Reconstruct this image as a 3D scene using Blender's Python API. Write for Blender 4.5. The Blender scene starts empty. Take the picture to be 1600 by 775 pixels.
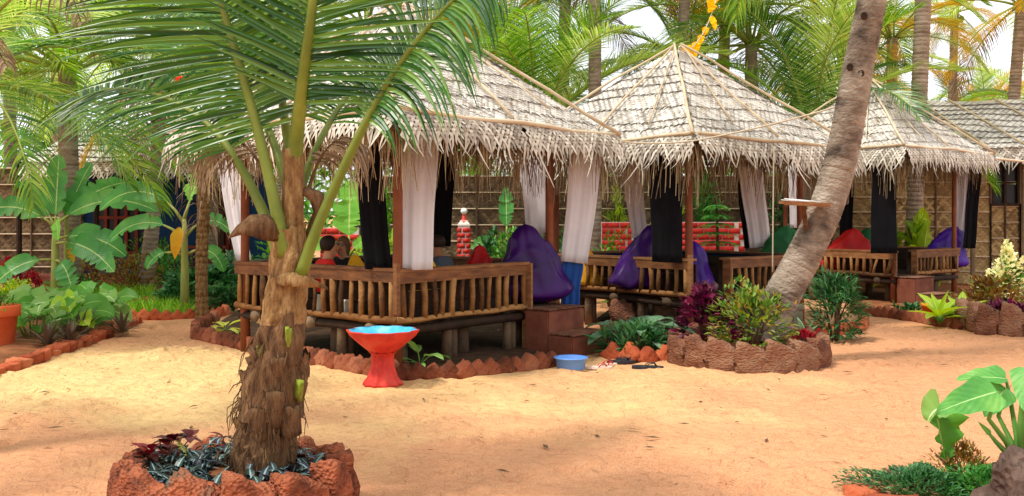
import bpy, bmesh, math, random
import numpy as np
from mathutils import Vector, Matrix, Euler

R = math.radians
SC = bpy.context.scene
COL = SC.collection
rnd = random.Random(7)

# ------------------------------------------------------------------ camera, sky, sun, exposure
F, HZ, EYE = 1555.0, 332.0, 1.6            # focal length in photo pixels, horizon row, eye height
cd = bpy.data.cameras.new('camera'); cam = bpy.data.objects.new('camera', cd); COL.objects.link(cam)
cam.location = (0, 0, EYE); cam.rotation_euler = (R(90), 0, 0)
cd.sensor_width = 36; cd.lens = 36 * F / 1600; cd.shift_y = -(387.5 - HZ) / 1600; cd.clip_end = 900
cd.clip_start = 0.05
SC.camera = cam
SUN_EL, SUN_AZ = R(62), R(-118)             # azimuth from +Y (away from the camera), negative = left
w = bpy.data.worlds.new('World'); SC.world = w; w.use_nodes = True
nt = w.node_tree; nt.nodes.clear()
out = nt.nodes.new('ShaderNodeOutputWorld'); bg = nt.nodes.new('ShaderNodeBackground')
sky = nt.nodes.new('ShaderNodeTexSky'); sky.sky_type = 'NISHITA'; sky.sun_disc = False
sky.sun_elevation = SUN_EL; sky.sun_rotation = SUN_AZ; sky.dust_density = 3.0; sky.air_density = 1.2
tc = nt.nodes.new('ShaderNodeTexCoord'); nz = nt.nodes.new('ShaderNodeTexNoise')
nz.inputs['Scale'].default_value = 2.2; nz.inputs['Detail'].default_value = 6; nz.inputs['Roughness'].default_value = .55
cr = nt.nodes.new('ShaderNodeValToRGB'); cr.color_ramp.elements[0].position = .28; cr.color_ramp.elements[1].position = .55
cr.color_ramp.elements[0].color = (.55, .55, .55, 1); cr.color_ramp.elements[1].color = (1, 1, 1, 1)
mx = nt.nodes.new('ShaderNodeMix'); mx.data_type = 'RGBA'
mx.inputs['B'].default_value = (9.6, 9.8, 10.2, 1)
nt.links.new(tc.outputs['Generated'], nz.inputs['Vector']); nt.links.new(nz.outputs['Fac'], cr.inputs['Fac'])
nt.links.new(cr.outputs['Color'], mx.inputs['Factor']); nt.links.new(sky.outputs['Color'], mx.inputs['A'])
nt.links.new(mx.outputs['Result'], bg.inputs['Color']); bg.inputs['Strength'].default_value = 0.125
nt.links.new(bg.outputs['Background'], out.inputs['Surface'])
sd = bpy.data.lights.new('sun', 'SUN'); sun = bpy.data.objects.new('sun', sd); COL.objects.link(sun)
sd.energy = 3.2; sd.angle = R(8); sd.color = (1, .95, .86)
sdir = Vector((math.sin(SUN_AZ) * math.cos(SUN_EL), math.cos(SUN_AZ) * math.cos(SUN_EL), math.sin(SUN_EL)))
sun.rotation_euler = sdir.to_track_quat('Z', 'Y').to_euler()
SC.view_settings.view_transform = 'Standard'; SC.view_settings.look = 'None'
SC.view_settings.exposure = 0.27; SC.view_settings.gamma = 1
SC.render.engine = 'CYCLES'; SC.cycles.use_denoising = True
SC.cycles.max_bounces = 8; SC.cycles.transparent_max_bounces = 8; SC.cycles.diffuse_bounces = 4

# ------------------------------------------------------------------ helpers
def at(px, py, D):
    return Vector(((px - 800) / F * D, D, EYE + (HZ - py) / F * D))
def gd(py, z=0.0):
    return (EYE - z) * F / (py - HZ)
def gp(px, py, z=0.0):
    p = at(px, py, gd(py, z)); return Vector((p.x, p.y, z))
def px2m(n, D): return n * D / F

def lin(h):
    h = h.lstrip('#'); v = [int(h[i:i + 2], 16) / 255 for i in (0, 2, 4)]
    return tuple(((c + .055) / 1.055) ** 2.4 if c > .04045 else c / 12.92 for c in v)

def fbm_fn(seed, base=1.0, octs=4, per=7):
    rs = np.random.RandomState(seed); terms = []
    for o in range(octs):
        for _ in range(per):
            d = rs.normal(size=3); d /= np.linalg.norm(d)
            terms.append((d * base * 2 ** o * rs.uniform(.7, 1.4), rs.uniform(0, 6.28), .55 ** o))
    def f(P):
        P = np.asarray(P, float); s = np.zeros(P.shape[0])
        for k, ph, a in terms: s += a * np.sin(P @ k + ph)
        return s / per ** .5 / 1.4
    return f

class MB:
    def __init__(self): self.v = []; self.f = []; self.uv = {}; self.sharp = None
    def add(self, vs, fs, uvs=None):
        b = len(self.v); self.v.extend([tuple(p) for p in vs])
        self.f.extend([tuple(b + i for i in q) for q in fs])
        if uvs:
            for i, u in enumerate(uvs): self.uv[b + i] = u
        return self
    def box(self, c, s, rot=None):
        c = Vector(c); hx, hy, hz = s[0] / 2, s[1] / 2, s[2] / 2
        vs = [Vector((x, y, z)) for x in (-hx, hx) for y in (-hy, hy) for z in (-hz, hz)]
        if rot is not None:
            m = rot if isinstance(rot, Matrix) else Euler(rot).to_matrix()
            vs = [m @ p for p in vs]
        return self.add([p + c for p in vs], [(0, 1, 3, 2), (4, 6, 7, 5), (0, 4, 5, 1), (2, 3, 7, 6), (0, 2, 6, 4), (1, 5, 7, 3)])
    def beam(self, a, b, w, h, up=(0, 0, 1)):
        a, b = Vector(a), Vector(b); t = (b - a); L = t.length; t.normalize()
        up = Vector(up); s = t.cross(up)
        if s.length < 1e-4: s = t.cross(Vector((0, 1, 0)))
        s.normalize(); n = s.cross(t)
        m = Matrix((t, s, n)).transposed()
        return self.box((a + b) / 2, (L, w, h), m)
    def tube(self, pts, rad, n=8, cap=True, jit=0, rs=rnd):
        pts = [Vector(p) for p in pts]; k = len(pts)
        if not hasattr(rad, '__len__'): rad = [rad] * k
        vs = []; fs = []; ref = None
        for i, p in enumerate(pts):
            t = (pts[min(i + 1, k - 1)] - pts[max(i - 1, 0)])
            if t.length < 1e-7: t = Vector((0, 0, 1))
            t.normalize()
            if ref is None:
                ref = Vector((1, 0, 0)) if abs(t.x) < .8 else Vector((0, 1, 0))
            s = (ref - t * ref.dot(t)).normalized(); ref = s; u = t.cross(s)
            for j in range(n):
                a = 2 * math.pi * j / n; r = rad[i] * (1 + (rs.uniform(-jit, jit) if jit else 0))
                vs.append(p + (s * math.cos(a) + u * math.sin(a)) * r)
        for i in range(k - 1):
            for j in range(n):
                fs.append((i * n + j, i * n + (j + 1) % n, (i + 1) * n + (j + 1) % n, (i + 1) * n + j))
        if cap: fs.append(tuple(range(n - 1, -1, -1))); fs.append(tuple((k - 1) * n + j for j in range(n)))
        return self.add(vs, fs)
    def lathe(self, prof, n=24, c=(0, 0, 0), mod=None):
        c = Vector(c); vs = []; fs = []; k = len(prof)
        for i, (r, z) in enumerate(prof):
            for j in range(n):
                a = 2 * math.pi * j / n; rr = r * (mod(a, i) if mod else 1)
                vs.append(c + Vector((rr * math.cos(a), rr * math.sin(a), z)))
        for i in range(k - 1):
            for j in range(n):
                fs.append((i * n + j, i * n + (j + 1) % n, (i + 1) * n + (j + 1) % n, (i + 1) * n + j))
        return self.add(vs, fs)
    def mesh(self, name, m, smooth=False):
        me = bpy.data.meshes.new(name); me.from_pydata([tuple(p) for p in self.v], [], self.f)
        if self.uv:
            a = me.attributes.new('lv', 'FLOAT2', 'POINT'); arr = np.zeros((len(self.v), 2), np.float32)
            for i, u in self.uv.items(): arr[i] = u
            a.data.foreach_set('vector', arr.ravel())
        if m is not None: me.materials.append(m)
        if smooth: me.polygons.foreach_set('use_smooth', [True] * len(me.polygons))
        me.update(); return me
    def build(self, name, m, parent=None, smooth=False, loc=(0, 0, 0), rot=(0, 0, 0)):
        o = bpy.data.objects.new(name, self.mesh(name, m, smooth)); COL.objects.link(o)
        o.parent = parent; o.location = loc; o.rotation_euler = rot
        return o

def tag(o, label, cat=None, group=None, kind=None):
    o['label'] = label
    if cat: o['category'] = cat
    if group: o['group'] = group
    if kind: o['kind'] = kind
    return o
def thing(name, label, cat, loc=(0, 0, 0), rz=0, group=None):
    o = bpy.data.objects.new(name, None); COL.objects.link(o); o.location = loc; o.rotation_euler = (0, 0, rz)
    o.empty_display_size = .1
    return tag(o, label, cat, group)
def struct(o, label=None):
    o['kind'] = 'structure'
    if label: o['label'] = label
    return o
def inst(me, name, parent, loc, rot=(0, 0, 0), scale=(1, 1, 1), m=None):
    o = bpy.data.objects.new(name, me); COL.objects.link(o); o.parent = parent
    o.location = loc; o.rotation_euler = rot
    o.scale = scale if hasattr(scale, '__len__') else (scale,) * 3
    if m is not None: o.material_slots[0].link = 'OBJECT'; o.material_slots[0].material = m
    return o

# ------------------------------------------------------------------ materials
def mat(name, cols, scale=6.0, rough=.85, bump=0.0, bscale=40.0, island=0.0, trans=0.0, detail=5, stretch=None,
        rib=None, spec=.25, sheen=0.0, pits=0.0, pscale=30.0, vein=0.0, contrast=.25, metal=0.0, objrand=0.0):
    """procedural: noise between two or three colours, per-piece variation, relief, optional leaf translucency"""
    m = bpy.data.materials.new(name); m.use_nodes = True; t = m.node_tree; N = t.nodes; K = t.links
    N.clear(); o = N.new('ShaderNodeOutputMaterial'); p = N.new('ShaderNodeBsdfPrincipled')
    cols = [lin(c) if isinstance(c, str) else c for c in cols]
    tcn = N.new('ShaderNodeTexCoord'); vec = tcn.outputs['Object']
    if stretch:
        mp = N.new('ShaderNodeMapping'); mp.inputs['Scale'].default_value = stretch; K.new(vec, mp.inputs['Vector']); vec = mp.outputs['Vector']
    n1 = N.new('ShaderNodeTexNoise'); n1.inputs['Scale'].default_value = scale; n1.inputs['Detail'].default_value = detail
    n1.inputs['Roughness'].default_value = .6; K.new(vec, n1.inputs['Vector'])
    fac = n1.outputs['Fac']
    if island or objrand:
        if island: g = N.new('ShaderNodeNewGeometry'); src = g.outputs['Random Per Island']
        else: g = N.new('ShaderNodeObjectInfo'); src = g.outputs['Random']
        amt = island or objrand
        mm = N.new('ShaderNodeMix'); mm.data_type = 'FLOAT'; mm.inputs['Factor'].default_value = amt
        K.new(fac, mm.inputs['A']); K.new(src, mm.inputs['B']); fac = mm.outputs['Result']
    r = N.new('ShaderNodeValToRGB'); el = r.color_ramp.elements
    lo, hi = (.5 - contrast, .5 + contrast) if not island else (.5 - contrast - .15 * island, .5 + contrast + .15 * island)
    el[0].position = lo; el[0].color = (*cols[0], 1); el[1].position = hi; el[1].color = (*cols[-1], 1)
    for i, c in enumerate(cols[1:-1]):
        e = el.new(lo + (hi - lo) * (i + 1) / (len(cols) - 1)); e.color = (*c, 1)
    K.new(fac, r.inputs['Fac']); col = r.outputs['Color']
    hgt = None
    if rib is not None:      # (colour, half width, cross veins) using the leaf coordinates
        a = N.new('ShaderNodeAttribute'); a.attribute_name = 'lv'
        sx = N.new('ShaderNodeSeparateXYZ'); K.new(a.outputs['Vector'], sx.inputs['Vector'])
        ab = N.new('ShaderNodeMath'); ab.operation = 'ABSOLUTE'; K.new(sx.outputs['Y'], ab.inputs[0])
        rr = N.new('ShaderNodeMapRange'); rr.inputs['From Min'].default_value = rib[1]; rr.inputs['From Max'].default_value = rib[1] * .4
        K.new(ab.outputs[0], rr.inputs['Value'])
        mc = N.new('ShaderNodeMix'); mc.data_type = 'RGBA'; mc.inputs['B'].default_value = (*lin(rib[0]), 1)
        K.new(rr.outputs['Result'], mc.inputs['Factor']); K.new(col, mc.inputs['A']); col = mc.outputs['Result']
        if vein:
            ad = N.new('ShaderNodeMath'); ad.operation = 'MULTIPLY_ADD'; ad.inputs[1].default_value = -.35
            K.new(ab.outputs[0], ad.inputs[0]); K.new(sx.outputs['X'], ad.inputs[2])
            mu = N.new('ShaderNodeMath'); mu.operation = 'MULTIPLY'; mu.inputs[1].default_value = vein; K.new(ad.outputs[0], mu.inputs[0])
            si = N.new('ShaderNodeMath'); si.operation = 'SINE'; K.new(mu.outputs[0], si.inputs[0]); hgt = si.outputs[0]
    K.new(col, p.inputs['Base Color']); p.inputs['Roughness'].default_value = rough
    p.inputs['Specular IOR Level'].default_value = spec; p.inputs['Metallic'].default_value = metal
    if sheen: p.inputs['Sheen Weight'].default_value = sheen
    if bump or hgt is not None:
        bp = N.new('ShaderNodeBump'); bp.inputs['Strength'].default_value = min(1, bump) if bump else .18
        bp.inputs['Distance'].default_value = .02 if bump else .008
        if hgt is None:
            n2 = N.new('ShaderNodeTexNoise'); n2.inputs['Scale'].default_value = bscale; n2.inputs['Detail'].default_value = 6
            K.new(vec, n2.inputs['Vector']); hgt = n2.outputs['Fac']
            if pits:
                vo = N.new('ShaderNodeTexVoronoi'); vo.inputs['Scale'].default_value = pscale; K.new(vec, vo.inputs['Vector'])
                ml = N.new('ShaderNodeMath'); ml.operation = 'MULTIPLY_ADD'; ml.inputs[1].default_value = pits
                K.new(vo.outputs['Distance'], ml.inputs[0]); K.new(hgt, ml.inputs[2]); hgt = ml.outputs[0]
        K.new(hgt, bp.inputs['Height']); K.new(bp.outputs['Normal'], p.inputs['Normal'])
    if trans:
        tr = N.new('ShaderNodeBsdfTranslucent'); hs = N.new('ShaderNodeHueSaturation')
        hs.inputs['Hue'].default_value = .485; hs.inputs['Saturation'].default_value = 1.15; hs.inputs['Value'].default_value = 1.5
        K.new(col, hs.inputs['Color']); K.new(hs.outputs['Color'], tr.inputs['Color'])
        ms = N.new('ShaderNodeMixShader'); ms.inputs['Fac'].default_value = trans
        K.new(p.outputs['BSDF'], ms.inputs[1]); K.new(tr.outputs['BSDF'], ms.inputs[2]); K.new(ms.outputs['Shader'], o.inputs['Surface'])
    else: K.new(p.outputs['BSDF'], o.inputs['Surface'])
    return m

M = {}
M['thatch'] = mat('dry_palm_thatch', ['#7f756a', '#c3bbb0', '#e9e4dc'], scale=1.6, island=.65, rough=.8, contrast=.3)
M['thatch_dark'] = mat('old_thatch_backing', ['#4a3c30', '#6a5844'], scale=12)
M['fringe'] = mat('ragged_thatch_fringe', ['#7d7266', '#b8ad9d', '#dcd4c6'], scale=3, island=.75)
M['strand'] = mat('thin_dry_strand', ['#6a553e', '#9c8565', '#bba684'], scale=3, island=.8)
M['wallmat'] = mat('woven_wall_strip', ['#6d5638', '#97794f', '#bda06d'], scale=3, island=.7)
M['wallmatdark'] = mat('wall_strip_with_shade', ['#3f3224', '#5e4a34', '#7d664a'], scale=2, island=.6)  # darker copy of wallmat: shadow on fence and left house put into the colour
M['bamboo'] = mat('pale_bamboo', ['#a08768', '#c9b394', '#ddcdb2'], scale=5, stretch=(1, 1, 1), rough=.55, bump=.2, bscale=20, objrand=.3)
M['wood'] = mat('sawn_red_brown_wood', ['#4c2e1c', '#80522f', '#a87a50'], scale=5, stretch=(1, 1, 4), rough=.6, bump=.35, bscale=35, objrand=.3)
M['bark'] = mat('debarked_branch', ['#402814', '#7a5028', '#a67a48'], scale=9, rough=.75, bump=.6, bscale=30, objrand=.45)
M['darkwood'] = mat('dark_weathered_wood', ['#22170f', '#3e2a1c'], scale=7, rough=.8, bump=.5, bscale=30)
M['greywood'] = mat('grey_brown_log', ['#46362a', '#6c5540', '#857057'], scale=6, rough=.85, bump=.6, bscale=25, objrand=.4)
M['post'] = mat('red_brown_post', ['#6a3820', '#8c4c2c'], scale=5, rough=.6, bump=.25, bscale=25)
M['laterite'] = mat('laterite_stone', ['#45251a', '#80442b', '#aa6040', '#765a44'], scale=7, rough=.95, bump=1, bscale=30, pits=1.2, pscale=45, objrand=.25, contrast=.22)
M['latpale'] = mat('weathered_laterite', ['#53362a', '#80523c', '#966e55', '#716350'], scale=6, rough=.95, bump=1, bscale=30, pits=1, pscale=40, objrand=.3)
M['brick'] = mat('red_kerb_brick', ['#8a3d24', '#b55a36', '#c4754f'], scale=8, rough=.95, bump=.8, bscale=35, objrand=.4)
M['brickdark'] = mat('mossy_kerb_brick', ['#58301f', '#8b4a30', '#a2674a'], scale=8, rough=.95, bump=.9, bscale=35, objrand=.4)
M['paintbrick'] = mat('red_painted_brick', ['#b01f16', '#d2352a'], scale=9, rough=.6, bump=.3, bscale=40, objrand=.3)
M['mortar'] = mat('white_mortar', ['#c9bcb0', '#e5ddd2'], scale=15, rough=.9, bump=.3)
M['soil'] = mat('red_brown_soil', ['#5a3420', '#85502f', '#a3683f'], scale=6, rough=1, bump=.8, bscale=30)
M['darksoil'] = mat('dark_soil_with_shade', ['#2c1b12', '#46301f', '#5c3f29'], scale=6, rough=1, bump=.8, bscale=30)  # dark soil, with the shade beneath the huts put into its colour
M['step'] = mat('brown_painted_concrete', ['#5d2f22', '#75402e', '#86523c'], scale=5, rough=.75, bump=.25, bscale=30)
M['redpaint'] = mat('red_basin_paint', ['#8a1d16', '#bd2a20', '#d23c2c', '#b8604a'], scale=5, rough=.55, bump=.35, bscale=22, spec=.35, contrast=.3)
M['bluepaint'] = mat('blue_basin_paint', ['#2a8cba', '#4fb6da', '#a3cdd8'], scale=6, rough=.45, bump=.1, bscale=15)
M['tub'] = mat('blue_plastic', ['#5c8fdb', '#6c9ee4'], scale=3, rough=.3, spec=.5)
M['rubber'] = mat('dark_rubber', ['#25242a', '#3a3940'], scale=15, rough=.7)
M['sandal'] = mat('pale_sandal_sole', ['#d9b7a3', '#ecd8c8'], scale=15, rough=.6)
M['redstrap'] = mat('red_strap', ['#a8221c', '#c0392b'], scale=15, rough=.5)
M['white'] = mat('white_cloth', ['#d8d2d6', '#eae6e8'], scale=2, rough=.9, trans=.25, sheen=.2)
M['black'] = mat('black_cloth', ['#0b0a0c', '#17151a'], scale=4, rough=.9, sheen=.05, spec=.1)
M['navy'] = mat('navy_cloth', ['#10203c', '#1b3156'], scale=4, rough=.9)
M['blue'] = mat('blue_cloth', ['#1d3f7e', '#2b5aa6'], scale=4, rough=.85, bump=.3, bscale=12)
M['purple'] = mat('purple_satin', ['#1f0633', '#430e6c'], scale=3, rough=.36, sheen=.0, bump=.2, bscale=9)
M['violet'] = mat('violet_satin', ['#2d0c66', '#51209a'], scale=3, rough=.4, sheen=.0, bump=.2, bscale=9)
M['red'] = mat('red_cloth', ['#960b0a', '#cc1712'], scale=3, rough=.6, sheen=.0, bump=.2, bscale=9)
M['green'] = mat('green_cloth', ['#093d1c', '#10602c'], scale=3, rough=.7, bump=.2, bscale=9)
M['yellow'] = mat('yellow_cloth', ['#e09a12', '#f2b52a'], scale=3, rough=.75, bump=.2, bscale=9)
M['flag'] = mat('yellow_streamer', ['#f0b800', '#ffd21c'], scale=3, rough=.8, trans=.4)
M['redflag'] = mat('red_streamer', ['#d8331c', '#ee5a30'], scale=3, rough=.8, trans=.3)
M['skin'] = mat('skin', ['#b57a56', '#c68c68'], scale=6, rough=.6)
M['skin2'] = mat('tanned_skin', ['#8a5a3e', '#a06c4c'], scale=6, rough=.6)
M['hair'] = mat('dark_hair', ['#1a0f0a', '#2e1c12'], scale=20, rough=.6, stretch=(8, 8, 1))
M['hair2'] = mat('light_brown_hair', ['#5b3b22', '#83603c'], scale=20, rough=.6, stretch=(8, 8, 1))
M['shirtred'] = mat('red_shirt', ['#c01a18', '#d92a24'], scale=5, rough=.85)
M['shirtgrey'] = mat('grey_shirt', ['#3c434c', '#525a64'], scale=5, rough=.85)
M['shirtdark'] = mat('dark_shirt', ['#1b1917', '#2c2926'], scale=5, rough=.85)
M['glassdark'] = mat('dark_lens', ['#050505', '#0c0c0c'], rough=.15, spec=.6)
M['paper'] = mat('white_paper', ['#dcdcdc', '#f0f0ee'], scale=5, rough=.8)
M['terracotta'] = mat('orange_terracotta', ['#c9512a', '#e06c3c'], scale=5, rough=.7, bump=.15, bscale=30)
M['orangepot'] = mat('orange_plastic', ['#dc6a12', '#ef8424'], scale=5, rough=.5)
M['globe'] = mat('white_lamp_globe', ['#e6e4dc', '#f4f2ea'], rough=.25)
M['rope'] = mat('pale_rope', ['#b5a78f', '#d0c3aa'], scale=30, rough=.9)
M['bluewall'] = mat('blue_painted_wall', ['#123152', '#1a4370'], scale=3, rough=.8, bump=.2)
M['redwood'] = mat('red_brown_frame', ['#6b2618', '#883724'], scale=5, rough=.7)
M['pane'] = mat('dark_window_pane', ['#0d1013', '#1a2024'], scale=3, rough=.35, spec=.3)
M['rock'] = mat('dark_pitted_rock', ['#3a2c26', '#5c483e', '#7c6658'], scale=7, rough=.95, bump=1, bscale=22, pits=1.6, pscale=22)
M['trunk'] = mat('grey_brown_palm_bark', ['#6a5a4b', '#978573', '#b5a593'], scale=3.5, rough=.95, bump=1, bscale=24, stretch=(1, 1, 3), contrast=.28)
M['trunkold'] = mat('dark_stained_palm_bark', ['#2f2721', '#76675a', '#9a8b7b', '#b5a797'], scale=2.6, rough=.95, bump=1, bscale=26, stretch=(1, 1, 1.5), contrast=.2, pits=.5, pscale=26)
M['sheath'] = mat('tan_leaf_sheath', ['#5a3f26', '#8a683f', '#a98a5e'], scale=7, rough=.95, bump=1, bscale=16, stretch=(5, 5, 1.6), contrast=.2)
M['fibre'] = mat('brown_palm_fibre', ['#33241a', '#66492f', '#8c6c4c'], scale=6, rough=1, bump=1, bscale=18, stretch=(5, 5, 1))
M['stubgreen'] = mat('green_petiole_stub', ['#4f5c1a', '#84922a', '#6a5030'], scale=9, rough=.7, bump=.4, bscale=20)
M['petiole'] = mat('olive_green_petiole', ['#4a5618', '#6c7a26', '#8a9238'], scale=3, rough=.5, spec=.35)
M['rachis'] = mat('yellow_green_rachis', ['#74862c', '#a2ac50'], scale=3, rough=.5)
M['palm'] = mat('palm_leaflet_green', ['#3a6a24', '#689638', '#a0bc58'], scale=2, island=.75, rough=.42, trans=.5, spec=.4)
M['palmdeep'] = mat('palm_leaflet_deep_green', ['#1c4518', '#3a6e26', '#6c943e'], scale=2, island=.8, rough=.33, trans=.22, spec=.5)
M['palmlight'] = mat('palm_leaflet_light_green', ['#6c9640', '#a4c060', '#d0da8c'], scale=2, island=.7, rough=.45, trans=.5)
M['palmyellow'] = mat('palm_leaflet_yellowing', ['#8a9a30', '#d0a820', '#e8b81c'], scale=1.2, island=.6, rough=.5, trans=.4)
M['palmdry'] = mat('palm_leaflet_dry', ['#5a4432', '#8c745a', '#b8a486'], scale=2, island=.75, rough=.8, trans=.2)
M['banana'] = mat('banana_leaf', ['#2c6c30', '#4c943e', '#7fb455'], scale=1.3, rough=.36, trans=.32, rib=('#b8cf7a', .07), vein=110, spec=.4)
M['bananalight'] = mat('light_banana_leaf', ['#5fae3c', '#86c850', '#a9dc6a'], scale=1.6, rough=.4, trans=.42, rib=('#cfe08a', .07), vein=110)
M['bananastem'] = mat('banana_stem', ['#6f7a3a', '#98a052', '#8c6a44'], scale=4, rough=.6, stretch=(3, 3, .6))
M['bananayellow'] = mat('yellowed_banana_leaf', ['#e08a20', '#f0b42c', '#e6cf4a'], scale=3, rough=.6, trans=.35)
M['ear'] = mat('elephant_ear_leaf', ['#2f7434', '#549a40', '#7db452'], scale=3.5, rough=.45, trans=.22, rib=('#a9cf86', .05), vein=44, spec=.4)
M['earpet'] = mat('elephant_ear_stalk', ['#4d7a30', '#6e9c44'], scale=4, rough=.45)
M['leaf'] = mat('mid_green_leaf', ['#2c5f20', '#4d8a2c', '#78ad3e'], scale=3, island=.75, rough=.42, trans=.3, rib=('#9cc060', .06))
M['leafdark'] = mat('dark_green_leaf', ['#1c4424', '#35693a', '#5f8f58'], scale=3, island=.75, rough=.38, trans=.25, rib=('#86ad74', .06))
M['leaflight'] = mat('pale_green_leaf', ['#4f8236', '#7dab50', '#b4d48a'], scale=3, island=.7, rough=.45, trans=.35, rib=('#d8e8b4', .08))
M['leafgrey'] = mat('grey_green_leaf', ['#3f6247', '#668a68', '#93ad8c'], scale=3, island=.7, rough=.4, trans=.25, rib=('#a9bd9c', .08))
M['lime'] = mat('lime_leaf', ['#6a9a1e', '#98bc2e', '#c4d44a'], scale=3, island=.7, rough=.42, trans=.4, rib=('#e0e488', .08))
M['lemon'] = mat('yellow_variegated_leaf', ['#7aa030', '#c4c840', '#ece27a'], scale=9, island=.35, rough=.42, trans=.35, rib=('#f0eca0', .12))
M['croton'] = mat('yellow_green_croton_leaf', ['#2f5c1e', '#557f2e', '#87a044', '#a8883c'], scale=3, island=.8, rough=.45, trans=.3)
M['coleus'] = mat('magenta_purple_leaf', ['#2c0a1a', '#561430', '#8a3050'], scale=4, island=.75, rough=.45, trans=.25)
M['russet'] = mat('russet_leaf', ['#5c4a24', '#8c5e30', '#a98040', '#7d8a3a'], scale=3, island=.8, rough=.5, trans=.25)
M['crimson'] = mat('crimson_leaf', ['#6c0f18', '#a3202a', '#c5483c'], scale=3, island=.75, rough=.45, trans=.25)
M['maroon'] = mat('maroon_leaf', ['#2a0b0c', '#551a18', '#7d2c24'], scale=4, island=.7, rough=.35, trans=.2)
M['cream'] = mat('cream_flower', ['#d8d690', '#eeeab4', '#f6f2d0'], scale=3, island=.7, rough=.6, trans=.3)
M['bromeliad'] = mat('dark_bromeliad_leaf', ['#2c2a24', '#57503e', '#7d4038'], scale=3, island=.8, rough=.4, trans=.15)
M['zebrina'] = mat('striped_trailing_leaf', ['#1c2620', '#33463c', '#2c2138'], scale=4, island=.7, rough=.35, rib=('#7f9a98', .3))
M['fern'] = mat('fern_green', ['#2a6428', '#4a8c3c', '#74b05c'], scale=3, island=.6, rough=.5, trans=.35)
M['stem'] = mat('brown_stem', ['#4a3626', '#6c5238'], scale=8, rough=.8)
M['grass'] = mat('grass_blade', ['#4c8420', '#78ae2e', '#a9cf48'], scale=3, island=.7, rough=.5, trans=.4)
M['box'] = mat('pale_carton', ['#b9b3a4', '#d8d2c4'], scale=5, rough=.7)
M['concrete'] = mat('mossy_concrete_post', ['#6e6a5c', '#8f8b7a', '#a39d88'], scale=6, rough=.95, bump=.6)

def sand_mat():
    m = bpy.data.materials.new('orange_sand'); m.use_nodes = True; t = m.node_tree; N = t.nodes; K = t.links; N.clear()
    o = N.new('ShaderNodeOutputMaterial'); p = N.new('ShaderNodeBsdfPrincipled'); g = N.new('ShaderNodeNewGeometry')
    def noise(s, d, dist=0):
        n = N.new('ShaderNodeTexNoise'); n.inputs['Scale'].default_value = s; n.inputs['Detail'].default_value = d
        n.inputs['Distortion'].default_value = dist; K.new(g.outputs['Position'], n.inputs['Vector']); return n.outputs['Fac']
    def ramp(f, a, b, ca, cb):
        r = N.new('ShaderNodeValToRGB'); e = r.color_ramp.elements; e[0].position = a; e[1].position = b
        e[0].color = (*ca, 1); e[1].color = (*cb, 1); K.new(f, r.inputs['Fac']); return r.outputs['Color']
    def mixc(f, a, b, mode='MIX'):
        x = N.new('ShaderNodeMix'); x.data_type = 'RGBA'; x.blend_type = mode
        for s, v in (('Factor', f), ('A', a), ('B', b)):
            if isinstance(v, (float, tuple)): x.inputs[s].default_value = v
            else: K.new(v, x.inputs[s])
        return x.outputs['Result']
    # sand tint and painted light: sunlit yellow at left centre, shaded orange around it
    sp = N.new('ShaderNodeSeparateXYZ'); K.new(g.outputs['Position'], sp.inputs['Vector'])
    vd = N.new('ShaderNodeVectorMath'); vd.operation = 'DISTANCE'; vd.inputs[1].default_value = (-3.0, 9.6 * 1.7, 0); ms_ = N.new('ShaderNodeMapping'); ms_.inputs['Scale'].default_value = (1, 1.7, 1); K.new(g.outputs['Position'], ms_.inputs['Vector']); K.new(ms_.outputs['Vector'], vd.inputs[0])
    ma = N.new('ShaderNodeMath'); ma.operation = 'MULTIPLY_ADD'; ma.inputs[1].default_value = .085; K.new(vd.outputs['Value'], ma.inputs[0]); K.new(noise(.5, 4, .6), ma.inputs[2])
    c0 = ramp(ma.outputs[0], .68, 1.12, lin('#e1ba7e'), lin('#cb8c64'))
    c1 = mixc(ramp(noise(2.2, 5, 1.0), .45, .75, (0, 0, 0), (.4, .4, .4)), c0, (*lin('#c47e56'), 1))
    mp = N.new('ShaderNodeMapping'); mp.inputs['Scale'].default_value = (1, 1.5, 1); K.new(g.outputs['Position'], mp.inputs['Vector'])
    fl = N.new('ShaderNodeTexNoise'); fl.inputs['Scale'].default_value = 13; fl.inputs['Detail'].default_value = 7; fl.inputs['Roughness'].default_value = .7; K.new(mp.outputs['Vector'], fl.inputs['Vector'])
    c2 = mixc(ramp(fl.outputs['Fac'], .52, .68, (0, 0, 0), (.5, .5, .5)), c1, (*lin('#a9663f'), 1))
    c3 = mixc(ramp(noise(120, 3), .4, .7, (0, 0, 0), (.45, .45, .45)), c2, (*lin('#e6c296'), 1))
    K.new(c3, p.inputs['Base Color']); p.inputs['Roughness'].default_value = 1; p.inputs['Specular IOR Level'].default_value = .1
    b1 = N.new('ShaderNodeBump'); b1.inputs['Strength'].default_value = 1; b1.inputs['Distance'].default_value = .065
    b2 = N.new('ShaderNodeBump'); b2.inputs['Strength'].default_value = .8; b2.inputs['Distance'].default_value = .015
    K.new(noise(9, 8, .6), b1.inputs['Height']); K.new(noise(60, 5), b2.inputs['Height'])
    K.new(b1.outputs['Normal'], b2.inputs['Normal']); K.new(b2.outputs['Normal'], p.inputs['Normal'])
    K.new(p.outputs['BSDF'], o.inputs['Surface']); return m
M['sand'] = sand_mat()

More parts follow.
